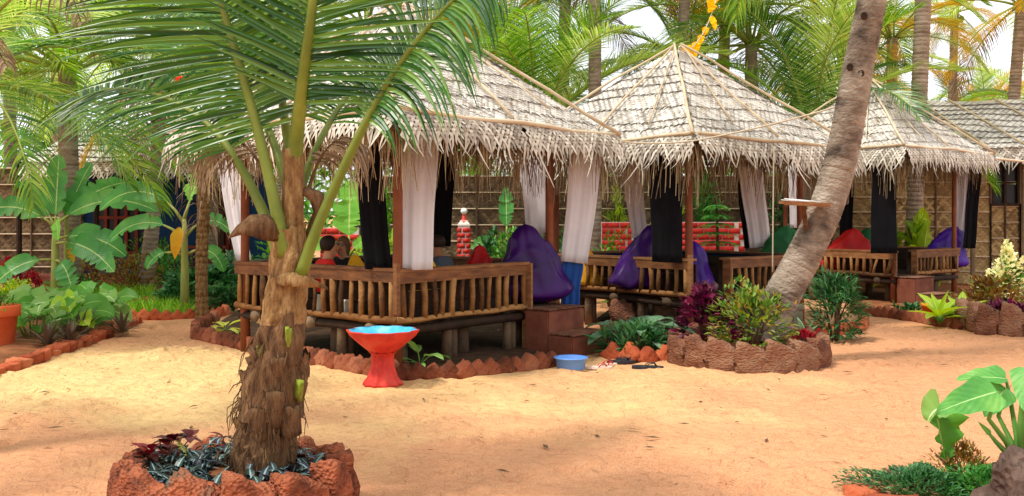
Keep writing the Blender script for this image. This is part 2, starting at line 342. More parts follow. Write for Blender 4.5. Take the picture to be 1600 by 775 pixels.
# ------------------------------------------------------------------ ground
def make_ground():
    xs = np.concatenate([[-400, -150, -60, -30, -18, -12], np.arange(-9, 9.01, .045), [12, 18, 30, 60, 150, 400]])
    ys = np.concatenate([[-300, -80, -20, -4, 1.5], np.arange(3.9, 17.0, .045), np.arange(17.2, 26, .4), [28, 34, 45, 70, 130, 300, 800]])
    X, Y = np.meshgrid(xs, ys); P = np.stack([X.ravel(), Y.ravel(), np.zeros(X.size)], 1)
    near = np.clip((11 - np.abs(P[:, 0])) / 2, 0, 1) * np.clip((P[:, 1] - 3) / .9, 0, 1) * np.clip((18 - P[:, 1]) / 1.5, 0, 1)
    z = (.010 * fbm_fn(3, 3.0, 4)(P) + .006 * fbm_fn(5, 16.0, 2)(P)) * near
    rs = np.random.RandomState(11)                          # scuffs and old footprints
    for _ in range(900):
        cx, cy = rs.uniform(-7, 7.5), rs.uniform(4.2, 14); a = rs.uniform(0, 3.14); la, lb = rs.uniform(.09, .17), rs.uniform(.045, .08); dep = rs.uniform(.010, .034)
        sel = np.where((np.abs(P[:, 0] - cx) < .45) & (np.abs(P[:, 1] - cy) < .45))[0]
        dx, dy = P[sel, 0] - cx, P[sel, 1] - cy; u = (dx * math.cos(a) + dy * math.sin(a)) / la; v = (-dx * math.sin(a) + dy * math.cos(a)) / lb
        q = u * u + v * v
        z[sel] += dep * (-np.exp(-q * 1.2) + .75 * np.exp(-(np.sqrt(q) - 1.5) ** 2 * 4)) * near[sel]
    P[:, 2] = z
    ny, nx = X.shape; idx = np.arange(X.size).reshape(ny, nx)
    q = np.stack([idx[:-1, :-1], idx[:-1, 1:], idx[1:, 1:], idx[1:, :-1]], -1).reshape(-1, 4)
    me = bpy.data.meshes.new('ground'); me.vertices.add(len(P)); me.vertices.foreach_set('co', P.astype(np.float32).ravel())
    me.loops.add(q.size); me.loops.foreach_set('vertex_index', q.ravel().astype(np.int32)); me.polygons.add(len(q))
    me.polygons.foreach_set('loop_start', np.arange(0, q.size, 4, dtype=np.int32)); me.polygons.foreach_set('loop_total', np.full(len(q), 4, np.int32))
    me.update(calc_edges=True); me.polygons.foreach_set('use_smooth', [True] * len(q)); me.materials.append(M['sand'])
    o = bpy.data.objects.new('ground', me); COL.objects.link(o); struct(o, 'orange sand yard scuffed with footprints')
make_ground()

def soil_bed(name, poly, z, label):
    """a low mound of soil inside a kerb: inset rings, so it is no flat card"""
    c = sum(poly, Vector()) / len(poly); mb = MB(); n = len(poly); rings = []
    for k, (s, h) in enumerate(((1, -.05), (.97, z * .7), (.85, z), (.6, z * 1.15), (.3, z * 1.1))):
        rings.append([Vector((c.x + (p.x - c.x) * s, c.y + (p.y - c.y) * s, h + rnd.uniform(-.01, .01))) for p in poly])
    vs = [p for r in rings for p in r] + [Vector((c.x, c.y, z * 1.1))]; fs = []
    for k in range(len(rings) - 1):
        for j in range(n): fs.append((k * n + j, k * n + (j + 1) % n, (k + 1) * n + (j + 1) % n, (k + 1) * n + j))
    for j in range(n): fs.append(((len(rings) - 1) * n + j, (len(rings) - 1) * n + (j + 1) % n, len(vs) - 1))
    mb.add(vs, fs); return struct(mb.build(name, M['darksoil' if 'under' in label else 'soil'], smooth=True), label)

# ------------------------------------------------------------------ stones, bricks, kerbs
def rock_mesh(name, size, m, seed, rough=.03, cuts=5, taper=0.0, slant=0.0, rnd_edge=.25):
    bm = bmesh.new(); bmesh.ops.create_cube(bm, size=1)
    bmesh.ops.subdivide_edges(bm, edges=bm.edges[:], cuts=cuts, use_grid_fill=True)
    f = fbm_fn(seed, 9.0, 3); co = np.array([v.co[:] for v in bm.verts])
    for v in bm.verts:                                     # soften the box towards a worn block
        c = v.co; q = Vector((c.x * 2, c.y * 2, c.z * 2)); s = max(1e-6, (abs(q.x) ** 6 + abs(q.y) ** 6 + abs(q.z) ** 6) ** (1 / 6))
        v.co = (c.lerp(c / s, rnd_edge * 2 if rnd_edge < .5 else 1))
    dd = f(co * 1.0 + seed)
    for v, d in zip(bm.verts, dd):
        c = v.co; k = 1 - taper * (c.z + .5)
        c = Vector((c.x * size[0] * k, c.y * size[1] * k, c.z * size[2]))
        c.z += slant * c.x * (1 if c.z > 0 else 0)
        v.co = c + c.normalized() * d * rough
    me = bpy.data.meshes.new(name); bm.to_mesh(me); bm.free(); me.materials.append(m)
    me.polygons.foreach_set('use_smooth', [True] * len(me.polygons)); return me

def polyline_points(pts, pitch):
    """points at even pitch along a ground polyline, with headings"""
    res = []; carry = 0
    for a, b in zip(pts[:-1], pts[1:]):
        d = (b - a); L = d.length
        if L < 1e-6: continue
        d = d / L; s = carry
        while s < L: res.append((a + d * s, math.atan2(d.y, d.x))); s += pitch
        carry = s - L
    return res

KB = [rock_mesh('kerb_brick', (.16, .10, .16), M['brick'], i, .008, 3, 0, 0, .12) for i in range(4)]
def zigzag_kerb(label, pts, pitch, m=None, scale=1.0, group=None, lean=0.0, jit=.06):
    root = thing('zigzag_kerb', label, 'kerb', pts[0], 0, group)
    for p, a in polyline_points(pts, pitch):
        o = inst(rnd.choice(KB), 'brick', root, p - pts[0] + Vector((0, 0, .035 * scale + rnd.uniform(-.012, .012))),
                 scale=(scale * rnd.uniform(.95, 1.08), scale * rnd.uniform(.9, 1.2), scale * rnd.uniform(.95, 1.08)), m=m)
        o.rotation_euler = (Matrix.Rotation(a + rnd.uniform(-jit, jit), 4, 'Z') @ Matrix.Rotation(lean + rnd.uniform(-jit, jit), 4, 'X')
                            @ Matrix.Rotation(R(45) + rnd.uniform(-jit, jit) * 1.5, 4, 'Y')).to_euler()
    return root

k1 = [gp(*p) for p in ((335, 505), (306, 520), (306, 531), (345, 538), (400, 550), (490, 569), (560, 583), (640, 593), (720, 589), (800, 581), (868, 573))]
zigzag_kerb('mossy zigzag brick kerb curving round the nearest hut behind the red basin', k1, .152, M['brickdark'], 1.12, lean=.05)
zigzag_kerb('short zigzag brick kerb between the brown steps and the round stone planter', [gp(958, 562), gp(1000, 566), gp(1056, 563)], .205, M['brick'], 1.25)
zigzag_kerb('zigzag brick kerb edging the grassy bed at the far end of the sand path', [gp(150, 489), gp(200, 499), gp(270, 499), gp(335, 496), gp(355, 492)], .17, M['brick'], 1.05)
zigzag_kerb('zigzag brick kerb in front of the farthest hut', [gp(1335, 489), gp(1380, 494), gp(1430, 502), gp(1500, 515)], .165, M['brickdark'], 1.05)
zigzag_kerb('low stub of brick kerb behind the leaning palm planter', [gp(1255, 520), gp(1300, 524), gp(1343, 519), gp(1352, 508)], .17, M['brick'], 1.0)

LAT = [rock_mesh('planter_stone', (.28, .15, .42), M['laterite'], 20 + i, .022, 7, .08, -.5, .3) for i in range(5)]
def stone_ring(name, label, cx, cy, r, n, h, m, phase=0.0, near_boost=0.0, ry=None):
    root = thing(name, label, 'planter', (cx, cy, 0)); ry = ry or r
    for i in range(n):
        a = phase + 2 * math.pi * i / n; near = -math.sin(a)
        s = h / .42 * 1.15
        inst(LAT[i % 5], 'stone', root, (r * math.cos(a), ry * math.sin(a), h * .42 + near_boost * near),
             (rnd.uniform(-.08, .08), rnd.uniform(.02, .16), a + math.pi / 2 + rnd.uniform(-.1, .1)),
             (s * rnd.uniform(.92, 1.08) * (2 * math.pi * r / n) / .27 / s * (1.16 if r > .6 else 1.04), rnd.uniform(.9, 1.15), s * rnd.uniform(.92, 1.06)), m=m)
    mb = MB(); k = 24; rings = ((.98, h * .4), (.9, h * .66), (.5, h * .74), (.01, h * .76))
    mb.lathe([(q * r, z) for q, z in rings], k); mb.build('soil', M['soil'], root, True)
    return root
stone_ring('round_stone_planter', 'round planter of tilted laterite blocks holding the young coconut palm in front', -1.46, 5.25, .54, 13, .29, M['laterite'], .25, .03)
stone_ring('round_stone_planter', 'round laterite planter at the foot of the leaning palm trunk', 2.53, 10.72, .77, 17, .28, M['latpale'], .1)
k6 = [gp(1508, 514), gp(1545, 522), gp(1600, 526), gp(1680, 528), gp(1760, 524)]
root = thing('stone_edging', 'tall laterite block edging of the bed at the right edge of the picture', 'edging', k6[0])
for p, a in polyline_points(k6, .29):
    inst(rnd.choice(LAT), 'stone', root, p - k6[0] + Vector((0, 0, .16)), (0, rnd.uniform(.05, .2), a + rnd.uniform(-.1, .1)), (1.05, 1.2, .98 * rnd.uniform(.9, 1.1)), M['latpale'])
k4 = [gp(-60, 600), gp(0, 583), (gp(60, 565)), gp(110, 545), gp(165, 527), gp(200, 512), gp(212, 503)]
FLAT = [rock_mesh('edging_block', (.26, .16, .14), M['brick'], 40 + i, .015, 4, 0, 0, .2) for i in range(3)]
root = thing('stone_edging', 'low flat brick edging of the leafy bed on the left', 'edging', k4[0])
for p, a in polyline_points(k4, .25):
    inst(rnd.choice(FLAT), 'brick', root, p - k4[0] + Vector((0, 0, rnd.uniform(.0, .045))), (rnd.uniform(-.2, .2), rnd.uniform(-.15, .15), a + rnd.uniform(-.12, .12)), (1, rnd.uniform(.9, 1.2), 1), M['brick'])

soil_bed('garden_bed', [gp(*p) for p in ((-80, 600), (0, 578), (60, 560), (110, 541), (165, 523), (205, 508), (150, 484), (-40, 484), (-260, 520))], .06, 'soil bed on the left')
soil_bed('garden_bed', [gp(*p) for p in ((150, 485), (200, 495), (270, 495), (335, 492), (360, 486), (420, 440), (380, 425), (-100, 425), (-150, 455))], .05, 'soil bed behind the path')
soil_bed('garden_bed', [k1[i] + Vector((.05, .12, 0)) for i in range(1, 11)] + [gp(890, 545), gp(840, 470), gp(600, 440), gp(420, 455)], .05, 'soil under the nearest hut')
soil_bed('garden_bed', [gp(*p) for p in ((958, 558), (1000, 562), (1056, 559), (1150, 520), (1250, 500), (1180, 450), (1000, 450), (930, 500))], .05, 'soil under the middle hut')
soil_bed('garden_bed', [gp(*p) for p in ((1337, 486), (1380, 491), (1430, 499), (1500, 511), (1545, 518), (1600, 522), (1760, 520), (1800, 450), (1500, 425), (1330, 440))], .06, 'soil bed on the right')

# ------------------------------------------------------------------ huts
EAVE_HALF, HUT_HALF = 1.8, 1.325
def woven(mb, P, s_lo, s_hi, t0, t1, pitch, k, width, free, n0, n1, rs, wob=None, drop=0.0):
    """two families of diagonal strips laid over and under each other; P(s,t,n) maps to the hut, free = (min,max) loose ends"""
    dt = pitch / (2 * k)
    for sg in (1, -1):
        smin, smax = min(s_lo(t0), s_lo(t1)) - .3, max(s_hi(t0), s_hi(t1)) + .3
        c = math.floor(smin / pitch); i = 0
        while c * pitch < smax:
            s0 = c * pitch + rs.uniform(-.004, .004); c += 1; i += 1
            fr = rs.uniform(*free) * (1 if rs.random() > .14 else rs.uniform(1.0, 2.2)); steps = int((t1 - t0) / dt) + 1
            pts = []
            for q in range(steps + 1):
                t = t0 + q * dt; s = s0 + sg * k * (t - t0) * 1.0
                nn = n0 + (n1 - n0) * (t - t0) / (t1 - t0) + (.005 if (q + c + (sg > 0)) % 2 else -.004)
                pts.append((s, t, nn, width))
            dirx = sg * k * rs.uniform(.3, 1.25); bend = rs.uniform(-.45, .45)
            s, t, nn, _ = pts[-1]
            for q in (1, 2, 3):
                u = q / 3
                pts.append((s + dirx * fr * u * .75 + bend * fr * u * u, t + fr * u * .85, nn + .012 * u - drop * fr * u * u, width * (1 - .88 * u)))
            run = []
            def flush(run):
                if len(run) < 2: return
                vs = []; fs = []
                for (s, t, nn, ww) in run:
                    vs.append(P(s - ww * .62, t, nn)); vs.append(P(s + ww * .62, t, nn + .002))
                for a in range(len(run) - 1): fs.append((2 * a, 2 * a + 1, 2 * a + 3, 2 * a + 2))
                mb.add(vs, fs)
            for pt in pts:
                if s_lo(pt[1]) <= pt[0] <= s_hi(pt[1]): run.append(pt)
                else: flush(run); run = []
            flush(run)

def make_roof(root, ze, za, seed, thin=1.0):
    rs = random.Random(seed); E = EAVE_HALF; rise = za - ze; Ls = math.hypot(E, rise); f = fbm_fn(seed, 1.6, 2)
    mb = MB(); A = Vector((0, 0, za - .05)); c = [Vector((x * E * .985, y * E * .985, ze - .03)) for x, y in ((-1, -1), (1, -1), (1, 1), (-1, 1))]
    mb.add(c + [A], [(0, 1, 4), (1, 2, 4), (2, 3, 4), (3, 0, 4)])
    for a, b in zip(c, c[1:] + c[:1]): mb.beam(a + Vector((0, 0, -.06)), b + Vector((0, 0, -.06)), .06, .06)
    roof = mb.build('roof', M['thatch_dark'], root)
    sl = rise / Ls; ch = E / Ls
    for face in range(4):
        m = Matrix.Rotation(face * math.pi / 2, 3, 'Z')
        def P(s, t, n, m=m, face=face):
            y = -t * ch - n * sl; z = za - t * sl + n * ch
            wz = .014 * (math.sin(s * 2.9 + face * 9 + seed) + math.sin(t * 4.1 + s * 1.3 + face * 5))
            return m @ Vector((s, y, z + wz))
        nrow = 8; edges = [.12 + (Ls - .12) * i / nrow + (rs.uniform(-.055, .055) if 0 < i < nrow else 0) for i in range(nrow + 1)]
        for r in range(nrow):
            mb = MB(); t0 = max(.06, edges[r] - .05); t1 = edges[r + 1]
            lo = lambda t: -E * t / Ls - .01; hi = lambda t: E * t / Ls + .01
            woven(mb, P, lo, hi, t0, t1 - .005, .05, .95, .0425, (.015, .07), .010, .022, rs)
            mb.build('thatch_mat', M['thatch'], roof)
        mb = MB()
        for _ in range(70):                               # loose leaf strips lying over the mats
            t = Ls * rs.uniform(.15, 1) ** .6; s0 = rs.uniform(-.92, .92) * E * t / Ls; a_ = rs.uniform(0, 3.14); l_ = rs.uniform(.06, .22); dx, dt = math.cos(a_) * l_, math.sin(a_) * l_ * .6; ww = rs.uniform(.006, .014)
            q = [P(s0 - dx / 2 - ww, t - dt / 2, .03), P(s0 - dx / 2 + ww, t - dt / 2, .034), P(s0 + ww, t, .055), P(s0 - ww, t, .05), P(s0 + dx / 2 + ww * .4, t + dt / 2, .04), P(s0 + dx / 2 - ww * .4, t + dt / 2, .036)]
            mb.add(q, [(0, 1, 2, 3), (3, 2, 4, 5)])
        mb.build('loose_leaf_strips', M['strand'], roof)['kind'] = 'stuff'
        # drooping fringe below the eave pole: one mat per half side
        for half in (0, 1):
            mb = MB(); lo = (lambda t: -E - .06) if half == 0 else (lambda t: 0.0); hi = (lambda t: 0.0) if half == 0 else (lambda t: E + .06)
            hgt = rs.uniform(.15, .23)
            sag = rs.uniform(0, 6)
            def Q(s, t, n, m=m, sag=sag):
                ang = min(1.0, .25 + t * 2.2); yy = -E - .02 - t * (.62 - .35 * ang) - n; zz = ze - t * (.62 + .36 * ang) + .03 + .02 * math.sin(s * 3 + sag)
                return m @ Vector((s, yy, zz))
            woven(mb, Q, lo, hi, -.04, hgt, .066, .75, .034, (.03, .25), .02, .03, rs, drop=-.05)
            mb.build('eave_fringe', M['fringe'], roof)
        mb = MB()
        for _ in range(int(330 * thin)):
            s = rs.uniform(-E, E); L = rs.uniform(.22, .72) * (1 if rs.random() > .3 else .6); y = -E + rs.uniform(-.08, .28); z = ze - rs.uniform(.02, .16)
            dx, dy = rs.uniform(-.35, .35), rs.uniform(-.2, .2); ww = rs.uniform(.003, .008); vs = []; fs = []
            for q in range(4):
                u = q / 3; c0 = Vector((s + dx * L * u * (1 - .4 * u), y + dy * L * u, z - L * u)); vs += [m @ (c0 - Vector((ww * (1 - .6 * u), 0, 0))), m @ (c0 + Vector((ww * (1 - .6 * u), .003, 0)))]
            mb.add(vs, [(2 * q, 2 * q + 1, 2 * q + 3, 2 * q + 2) for q in range(3)])
        mb.build('dry_strands', M['strand'], roof)['kind'] = 'stuff'
        # poles laid over the thatch
        for nm, s0, s1, tt0, tt1, r in (('hip_pole', 0, E * 1.015, .0, Ls * 1.015, .021), ('rafter_pole', 0, rs.uniform(-.1, .1), .02, Ls * .97, .017)):
            mb = MB(); pts = [P(s0 + (s1 - s0) * q / 6 + (rs.uniform(-.012, .012) if 0 < q < 6 else 0), tt0 + (tt1 - tt0) * q / 6, .075 + (.02 if nm == 'hip_pole' else 0)) for q in range(7)]
            mb.tube(pts, [r * (.8 + .3 * q / 6) for q in range(7)], 7); mb.build(nm, M['bamboo'], roof, True)
        if face in (0, 3):
            mb = MB(); s1 = E * rs.choice((-.5, .5)); pts = [P(s1 * q / 5 * .9 + .04, .05 + (Ls * .85 - .05) * q / 5, .075) for q in range(6)]
            mb.tube(pts, .012, 6); mb.build('rafter_pole', M['bamboo'], roof, True)
        mb = MB(); pts = [P(-E + 2 * E * q / 8, Ls * 1.0, .062) + Vector((0, 0, rs.uniform(-.01, .01))) for q in range(9)]
        mb.tube(pts, .023, 7); mb.build('eave_pole', M['bamboo'], roof, True)
    return roof

def rail_section(root, a, b, rs, zr=1.0, zf=.53, spacing=.145, planks=True):
    """top rail from a to b (xy in hut space) with rough branches under it"""
    a, b = Vector(a), Vector(b); L = (b - a).length; d = (b - a) / L
    A = Vector((a.x, a.y, zr - .06)); B = Vector((b.x, b.y, zr - .06 + rs.uniform(-.01, .01)))
    mb = MB(); mb.beam(A, B, .05, .11); rail = mb.build('railing', M['wood'], root)
    n = Vector((-d.y, d.x, 0))
    mb = MB(); mb.beam(A + n * .05 + Vector((0, 0, .072)), B + n * .05 + Vector((0, 0, .072)), .17, .03); mb.build('rail_plank', M['wood'], rail)
    mb = MB(); k = 7
    mb.tube([Vector((a.x, a.y, zf)) .lerp(Vector((b.x, b.y, zf)), q / k) + Vector((0, 0, rs.uniform(-.012, .012))) for q in range(k + 1)], [.032 * rs.uniform(.85, 1.2) for _ in range(k + 1)], 7, jit=.1)
    mb.build('lower_rail', M['bark'], rail, True)
    mid3 = Vector(((a.x + b.x) / 2, (a.y + b.y) / 2, 0)); inn = -n if mid3.dot(n) > 0 else n; d3 = Vector((d.x, d.y, 0))
    for q in range(3):
        mb = MB(); z_ = zf + .06 + q * .135; mb.beam(Vector((a.x, a.y, z_)) + inn * .2 + d3 * .06, Vector((b.x, b.y, z_ + rs.uniform(-.008, .008))) + inn * .2 - d3 * .06, .02, .128); mb.build('back_board', M['darkwood'], rail)
    cnt = max(2, int(L / spacing))
    for i in range(cnt):
        u = (i + .5) / cnt; p = a + (b - a) * u; tl = rs.uniform(-.03, .03) if rs.random() < .94 else rs.choice((-.1, .1)); r = rs.uniform(.024, .039)
        lo = Vector((p.x + d.x * tl, p.y + d.y * tl, zf)); hi = Vector((p.x, p.y, zr - .1)); mid = lo.lerp(hi, .5) + Vector((rs.uniform(-.012, .012), rs.uniform(-.012, .012), 0))
        mb = MB(); mb.tube([lo, mid, hi], [r, r * rs.uniform(.85, 1.1), r * rs.uniform(.85, 1.05)], 7, jit=.08); mb.build('baluster', M['bark'], rail, True)
    return rail

def hut(label, C, rz, ze, za, entry, seed, zr=1.0):
    rs = random.Random(seed); H = HUT_HALF; zf = .53
    root = thing('thatched_hut', label, 'hut', (C[0], C[1], 0), rz, 'open thatched huts round the sand yard')
    make_roof(root, ze, za, seed)
    for x, y in ((-1, -1), (1, -1), (1, 1), (-1, 1)):
        mb = MB(); X, Y = x * (H - .07), y * (H - .07)
        mb.tube([(X + rs.uniform(-.01, .01), Y, z) for z in (0, .6, 1.3, 2.0, ze + .12)], [.058, .055, .05, .05, .048], 9); mb.build('post', M['post'], root, True)
    # platform of boards on logs
    nb = 12
    for i in range(nb):
        mb = MB(); wd = 2 * H / nb; mb.box((0, -H + wd * (i + .5), zf - .02), (2 * H - .06, wd - .012, .03)); mb.build('floor_plank', M['darkwood'], root)
    for y in (-.95, 0, .95):
        mb = MB(); mb.tube([(-H - .04, y, zf - .1), (0, y, zf - .095), (H + .04, y, zf - .1)], .06, 8, jit=.05); mb.build('floor_log', M['greywood'], root, True)
    for x in (-.95, 0, .95):
        for y in (-.98, 0, .98):
            mb = MB(); mb.tube([(x, y, -.02), (x, y, zf - .15)], [.085, .075], 9, jit=.06); mb.build('leg', M['greywood'], root, True)
    for (x, y) in ((-1.18, -.4), (-.4, -1.18), (-1.18, .6), (.6, -1.18)):
        mb = MB(); mb.tube([(x - .05, y, -.02), (x - .05, y, .35), (x - .06, y, zf - .06)], [.06, .055, .05], 8, jit=.08); mb.tube([(x + .06, y + .02, -.02), (x + .07, y + .02, zf - .05)], [.05, .045], 8, jit=.08); mb.build('leg', M['greywood'], root, True)
    for a_, b_ in (((-H + .03, -H + .06), (H, -H + .06)), ((-H + .06, -H), (-H + .06, H))):
        for zz, rr_ in ((zf - .11, .05),):
            mb = MB(); mb.tube([Vector((*a_, zz)).lerp(Vector((*b_, zz)), q / 5) + Vector((0, 0, rs.uniform(-.012, .012))) for q in range(6)], rr_, 8, jit=.06); mb.build('edge_log', M['darkwood'], root, True)
    e0, e1 = entry
    if e0 > -H + .1: rail_section(root, (-H, -H), (e0, -H), rs, zr)
    if e1 < H - .1: rail_section(root, (e1, -H), (H, -H), rs, zr)
    rail_section(root, (-H, H), (-H, -H), rs, zr); rail_section(root, (H, H), (-H, H), rs, zr, spacing=.3); rail_section(root, (H, -H), (H, H), rs, zr, spacing=.3)
    for ex in (e0, e1):                                   # board posts at the way in
        if abs(ex) < H - .05:
            mb = MB(); mb.box((ex, -H, zr / 2 + .02), (.035, .13, zr - .02)); mb.build('entry_post', M['wood'], root)
    mb = MB(); mb.box((-H - .03, -H - .03, zr - .16), (.05, .05, .5)); mb.build('corner_brace', M['wood'], root)
    return root

hut1_C, hut1_rz = (-1.317, 11.67), math.atan2(.773, .635)
hut2_C, hut2_rz = (2.42, 14.6), R(40.6)
hut3_C, hut3_rz = (6.64, 18.5), R(40)
hut1 = hut('nearest thatched hut, its railing behind the red basin', hut1_C, hut1_rz, 2.49, 3.99, (.74, 1.3), 101, 1.01)
hut2 = hut('middle thatched hut with yellow streamer at its peak', hut2_C, hut2_rz, 2.49, 3.99, (-1.31, -.55), 202, .97)
hut3 = hut('farthest thatched hut, right of the leaning palm trunk', hut3_C, hut3_rz, 2.64, 4.0, (-1.31, -.55), 303, .92)
hut3.scale = (.86, .86, 1)
def hp(C, rz, x, y, z=0):
    c, s = math.cos(rz), math.sin(rz); return Vector((C[0] + c * x - s * y, C[1] + s * x + c * y, z))

# steps
def steps(label, C, rz, x0, x1, H=HUT_HALF):
    root = thing('entry_steps', label, 'steps', hp(C, rz, (x0 + x1) / 2, -H), rz)
    w_ = x1 - x0
    for nm, y0, y1, z in (('upper_step', -.36, -.02, .5), ('lower_step', -.7, -.365, .24)):
        bm = bmesh.new(); bmesh.ops.create_cube(bm, size=1)
        for v in bm.verts: v.co = Vector((v.co.x * w_ * (1 if nm[0] == 'u' else 1.03), v.co.y * (y1 - y0) + (y0 + y1) / 2, (v.co.z + .5) * z - .01))
        bmesh.ops.bevel(bm, geom=bm.edges[:], offset=.012, segments=2, affect='EDGES')
        me = bpy.data.meshes.new(nm); bm.to_mesh(me); bm.free(); me.materials.append(M['step']); inst(me, nm, root, (0, 0, 0))
    for y0, y1, z in ((-.37, .0, .507), (-.71, -.37, .247)):
        mb = MB(); mb.box((0, (y0 + y1) / 2, z), (w_ * 1.01, y1 - y0, .012)); mb.build('tread', M['latpale'], root)
steps('two brown concrete steps up into the nearest hut, blue tub in front', hut1_C, hut1_rz, .66, 1.36)
steps('brown concrete step at the entrance of the farthest hut', hut3_C, hut3_rz, -1.12, -.5, HUT_HALF * .86)

# ------------------------------------------------------------------ cloth: curtains, cushions
def curtain(label, top_l, top_r, bot_l, bot_r, m, seed, folds=2, amp=.011, group='curtains tied at the hut posts'):
    """a hanging length of cloth given by its four corners, with folds and a hem"""
    rs = random.Random(seed); nu, nv = 22, 14; base = (top_l + bot_l) / 2 * 0 + Vector(((bot_l.x + bot_r.x) / 2, (bot_l.y + bot_r.y) / 2, min(bot_l.z, bot_r.z)))
    ph = rs.uniform(0, 6); mb = MB(); grid = []; cf = fbm_fn(seed + 900, 3.0, 3)
    for v in range(nv + 1):
        t = v / nv
        for u in range(nu + 1):
            s = u / nu; p = top_l.lerp(top_r, s).lerp(bot_l.lerp(bot_r, s), t)
            a = amp * (math.sin(s * folds * 6.28 + ph + t * .9) + .4 * math.sin(s * folds * 15 + ph * 2)) * (.5 + .6 * t)
            side = (top_r - top_l).cross(Vector((0, 0, 1))).normalized(); a += amp * 1.6 * cf(np.array([[s * 1.1, t * .8, seed]]))[0]
            p = p + side * a + Vector((.012 * math.sin(t * 5 + ph), 0, 0)) * math.sin(t * math.pi)
            grid.append(p - base)
    n = nu + 1
    back = [p + Vector((0, .006, 0)) for p in grid]
    fs = []; o = len(grid)
    for v in range(nv):
        for u in range(nu):
            a = v * n + u; fs.append((a, a + 1, a + n + 1, a + n)); fs.append((o + a, o + a + n, o + a + n + 1, o + a + 1))
    for u in range(nu): fs.append((u, o + u, o + u + 1, u + 1)); q = nv * n + u; fs.append((q, q + 1, o + q + 1, o + q))
    for v in range(nv): q = v * n; fs.append((q, q + n, o + q + n, o + q)); q += nu; fs.append((q, o + q, o + q + n, q + n))
    mb.add(grid + back, fs); ob = mb.build('curtain', m, None, True, base); return tag(ob, label, 'curtain', group)
def curt_px(label, D, tl, tr, bl, br, m, seed, Db=None, **k):
    Db = Db or D; return curtain(label, at(*tl, D), at(*tr, D), at(*bl, Db), at(*br, Db), m, seed, **k)

curt_px('slanting white curtain on the left corner of the nearest hut', 12.75, (325, 190), (366, 190), (370, 410), (393, 411), M['white'], 1, Db=12.3)
curt_px('black curtain left of the front post of the nearest hut', 10.25, (545, 195), (588, 195), (570, 421), (613, 422), M['black'], 2, Db=9.95)
curt_px('white curtain hanging at the front post of the nearest hut', 10.1, (628, 200), (686, 200), (624, 423), (676, 421), M['white'], 3, Db=9.92, folds=2, amp=.012)
curt_px('narrow black curtain inside the nearest hut behind the white front one', 13.4, (676, 210), (716, 210), (676, 385), (704, 385), M['black'], 4)
curt_px('white curtain at the rear corner of the nearest hut above the purple cushion', 13.3, (806, 205), (852, 205), (822, 365), (860, 365), M['white'], 5)
curt_px('greyish white curtain beside the entrance post of the nearest hut', 11.85, (893, 215), (945, 215), (876, 408), (918, 412), M['white'], 6)
curt_px('blue cloth hanging below the white curtain at the entrance steps', 11.9, (878, 408), (912, 412), (876, 478), (905, 480), M['blue'], 7, folds=3)
curt_px('white curtain at the left corner of the middle hut', 14.6, (966, 225), (1000, 225), (988, 372), (1012, 372), M['white'], 8)
curt_px('broad black curtain at the front post of the middle hut', 12.75, (1014, 215), (1068, 215), (1019, 409), (1066, 411), M['black'], 9)
curt_px('slanting white curtain inside the middle hut left of the leaning trunk', 15.6, (1153, 260), (1192, 260), (1172, 388), (1204, 384), M['white'], 10)
curt_px('thin black curtain edging the slanting white one in the middle hut', 15.75, (1148, 255), (1157, 255), (1163, 388), (1173, 388), M['black'], 11, folds=1)
curt_px('pale mauve curtain seen left of the shelf on the leaning trunk', 16.2, (1232, 260), (1254, 260), (1234, 356), (1254, 356), M['white'], 12)
curt_px('black curtain at the front post of the farthest hut', 16.75, (1364, 240), (1400, 240), (1360, 396), (1402, 396), M['black'], 13)
curt_px('black curtain on the left side of the farthest hut by the trunk', 18.2, (1312, 250), (1334, 250), (1312, 384), (1332, 384), M['black'], 14)
curt_px('mauve white curtain at the right corner of the farthest hut', 18.7, (1494, 262), (1514, 262), (1488, 366), (1508, 366), M['white'], 15)
curt_px('black curtain at the right corner of the farthest hut', 18.5, (1514, 262), (1534, 262), (1504, 388), (1524, 388), M['black'], 16)

def cushion(label, c, w_, h_, th, m, rot, seed, pinch=.05, group='floor cushions in the huts'):
    """square pillow: bulging middle, pinched corners, creases"""
    rs = random.Random(seed); n = 20; f = fbm_fn(seed, 5, 3); mb = MB(); top = []; bot = []
    for i in range(n + 1):
        for j in range(n + 1):
            u, v = 2 * i / n - 1, 2 * j / n - 1
            x = u * (1 - pinch * (1 - abs(v) ** 2.2) * abs(u)); y = v * (1 - pinch * (1 - abs(u) ** 2.2) * abs(v))
            b = ((1 - u ** 2) * (1 - v ** 2)) ** .55 * th / 2; rc = 1 - .13 * u * u * v * v; x *= rc; y *= rc
            P = np.array([[u * 1.5, v * 1.5, seed]]); d = f(P)[0] * .034 * (1 - max(abs(u), abs(v)) ** 6)
            top.append(Vector((x * w_ / 2, y * h_ / 2, b + d))); bot.append(Vector((x * w_ / 2, y * h_ / 2, -b + d)))
    k = n + 1; fs = []; o = len(top)
    for i in range(n):
        for j in range(n):
            a = i * k + j; fs.append((a, a + k, a + k + 1, a + 1)); fs.append((o + a, o + a + 1, o + a + k + 1, o + a + k))
    mb.add(top + bot, fs); me = mb.mesh('cushion', m, True)
    bm = bmesh.new(); bm.from_mesh(me); bmesh.ops.remove_doubles(bm, verts=bm.verts, dist=.0015); bm.to_mesh(me); bm.free()
    ob = inst(me, 'cushion', None, c, rot); return tag(ob, label, 'cushion', group)
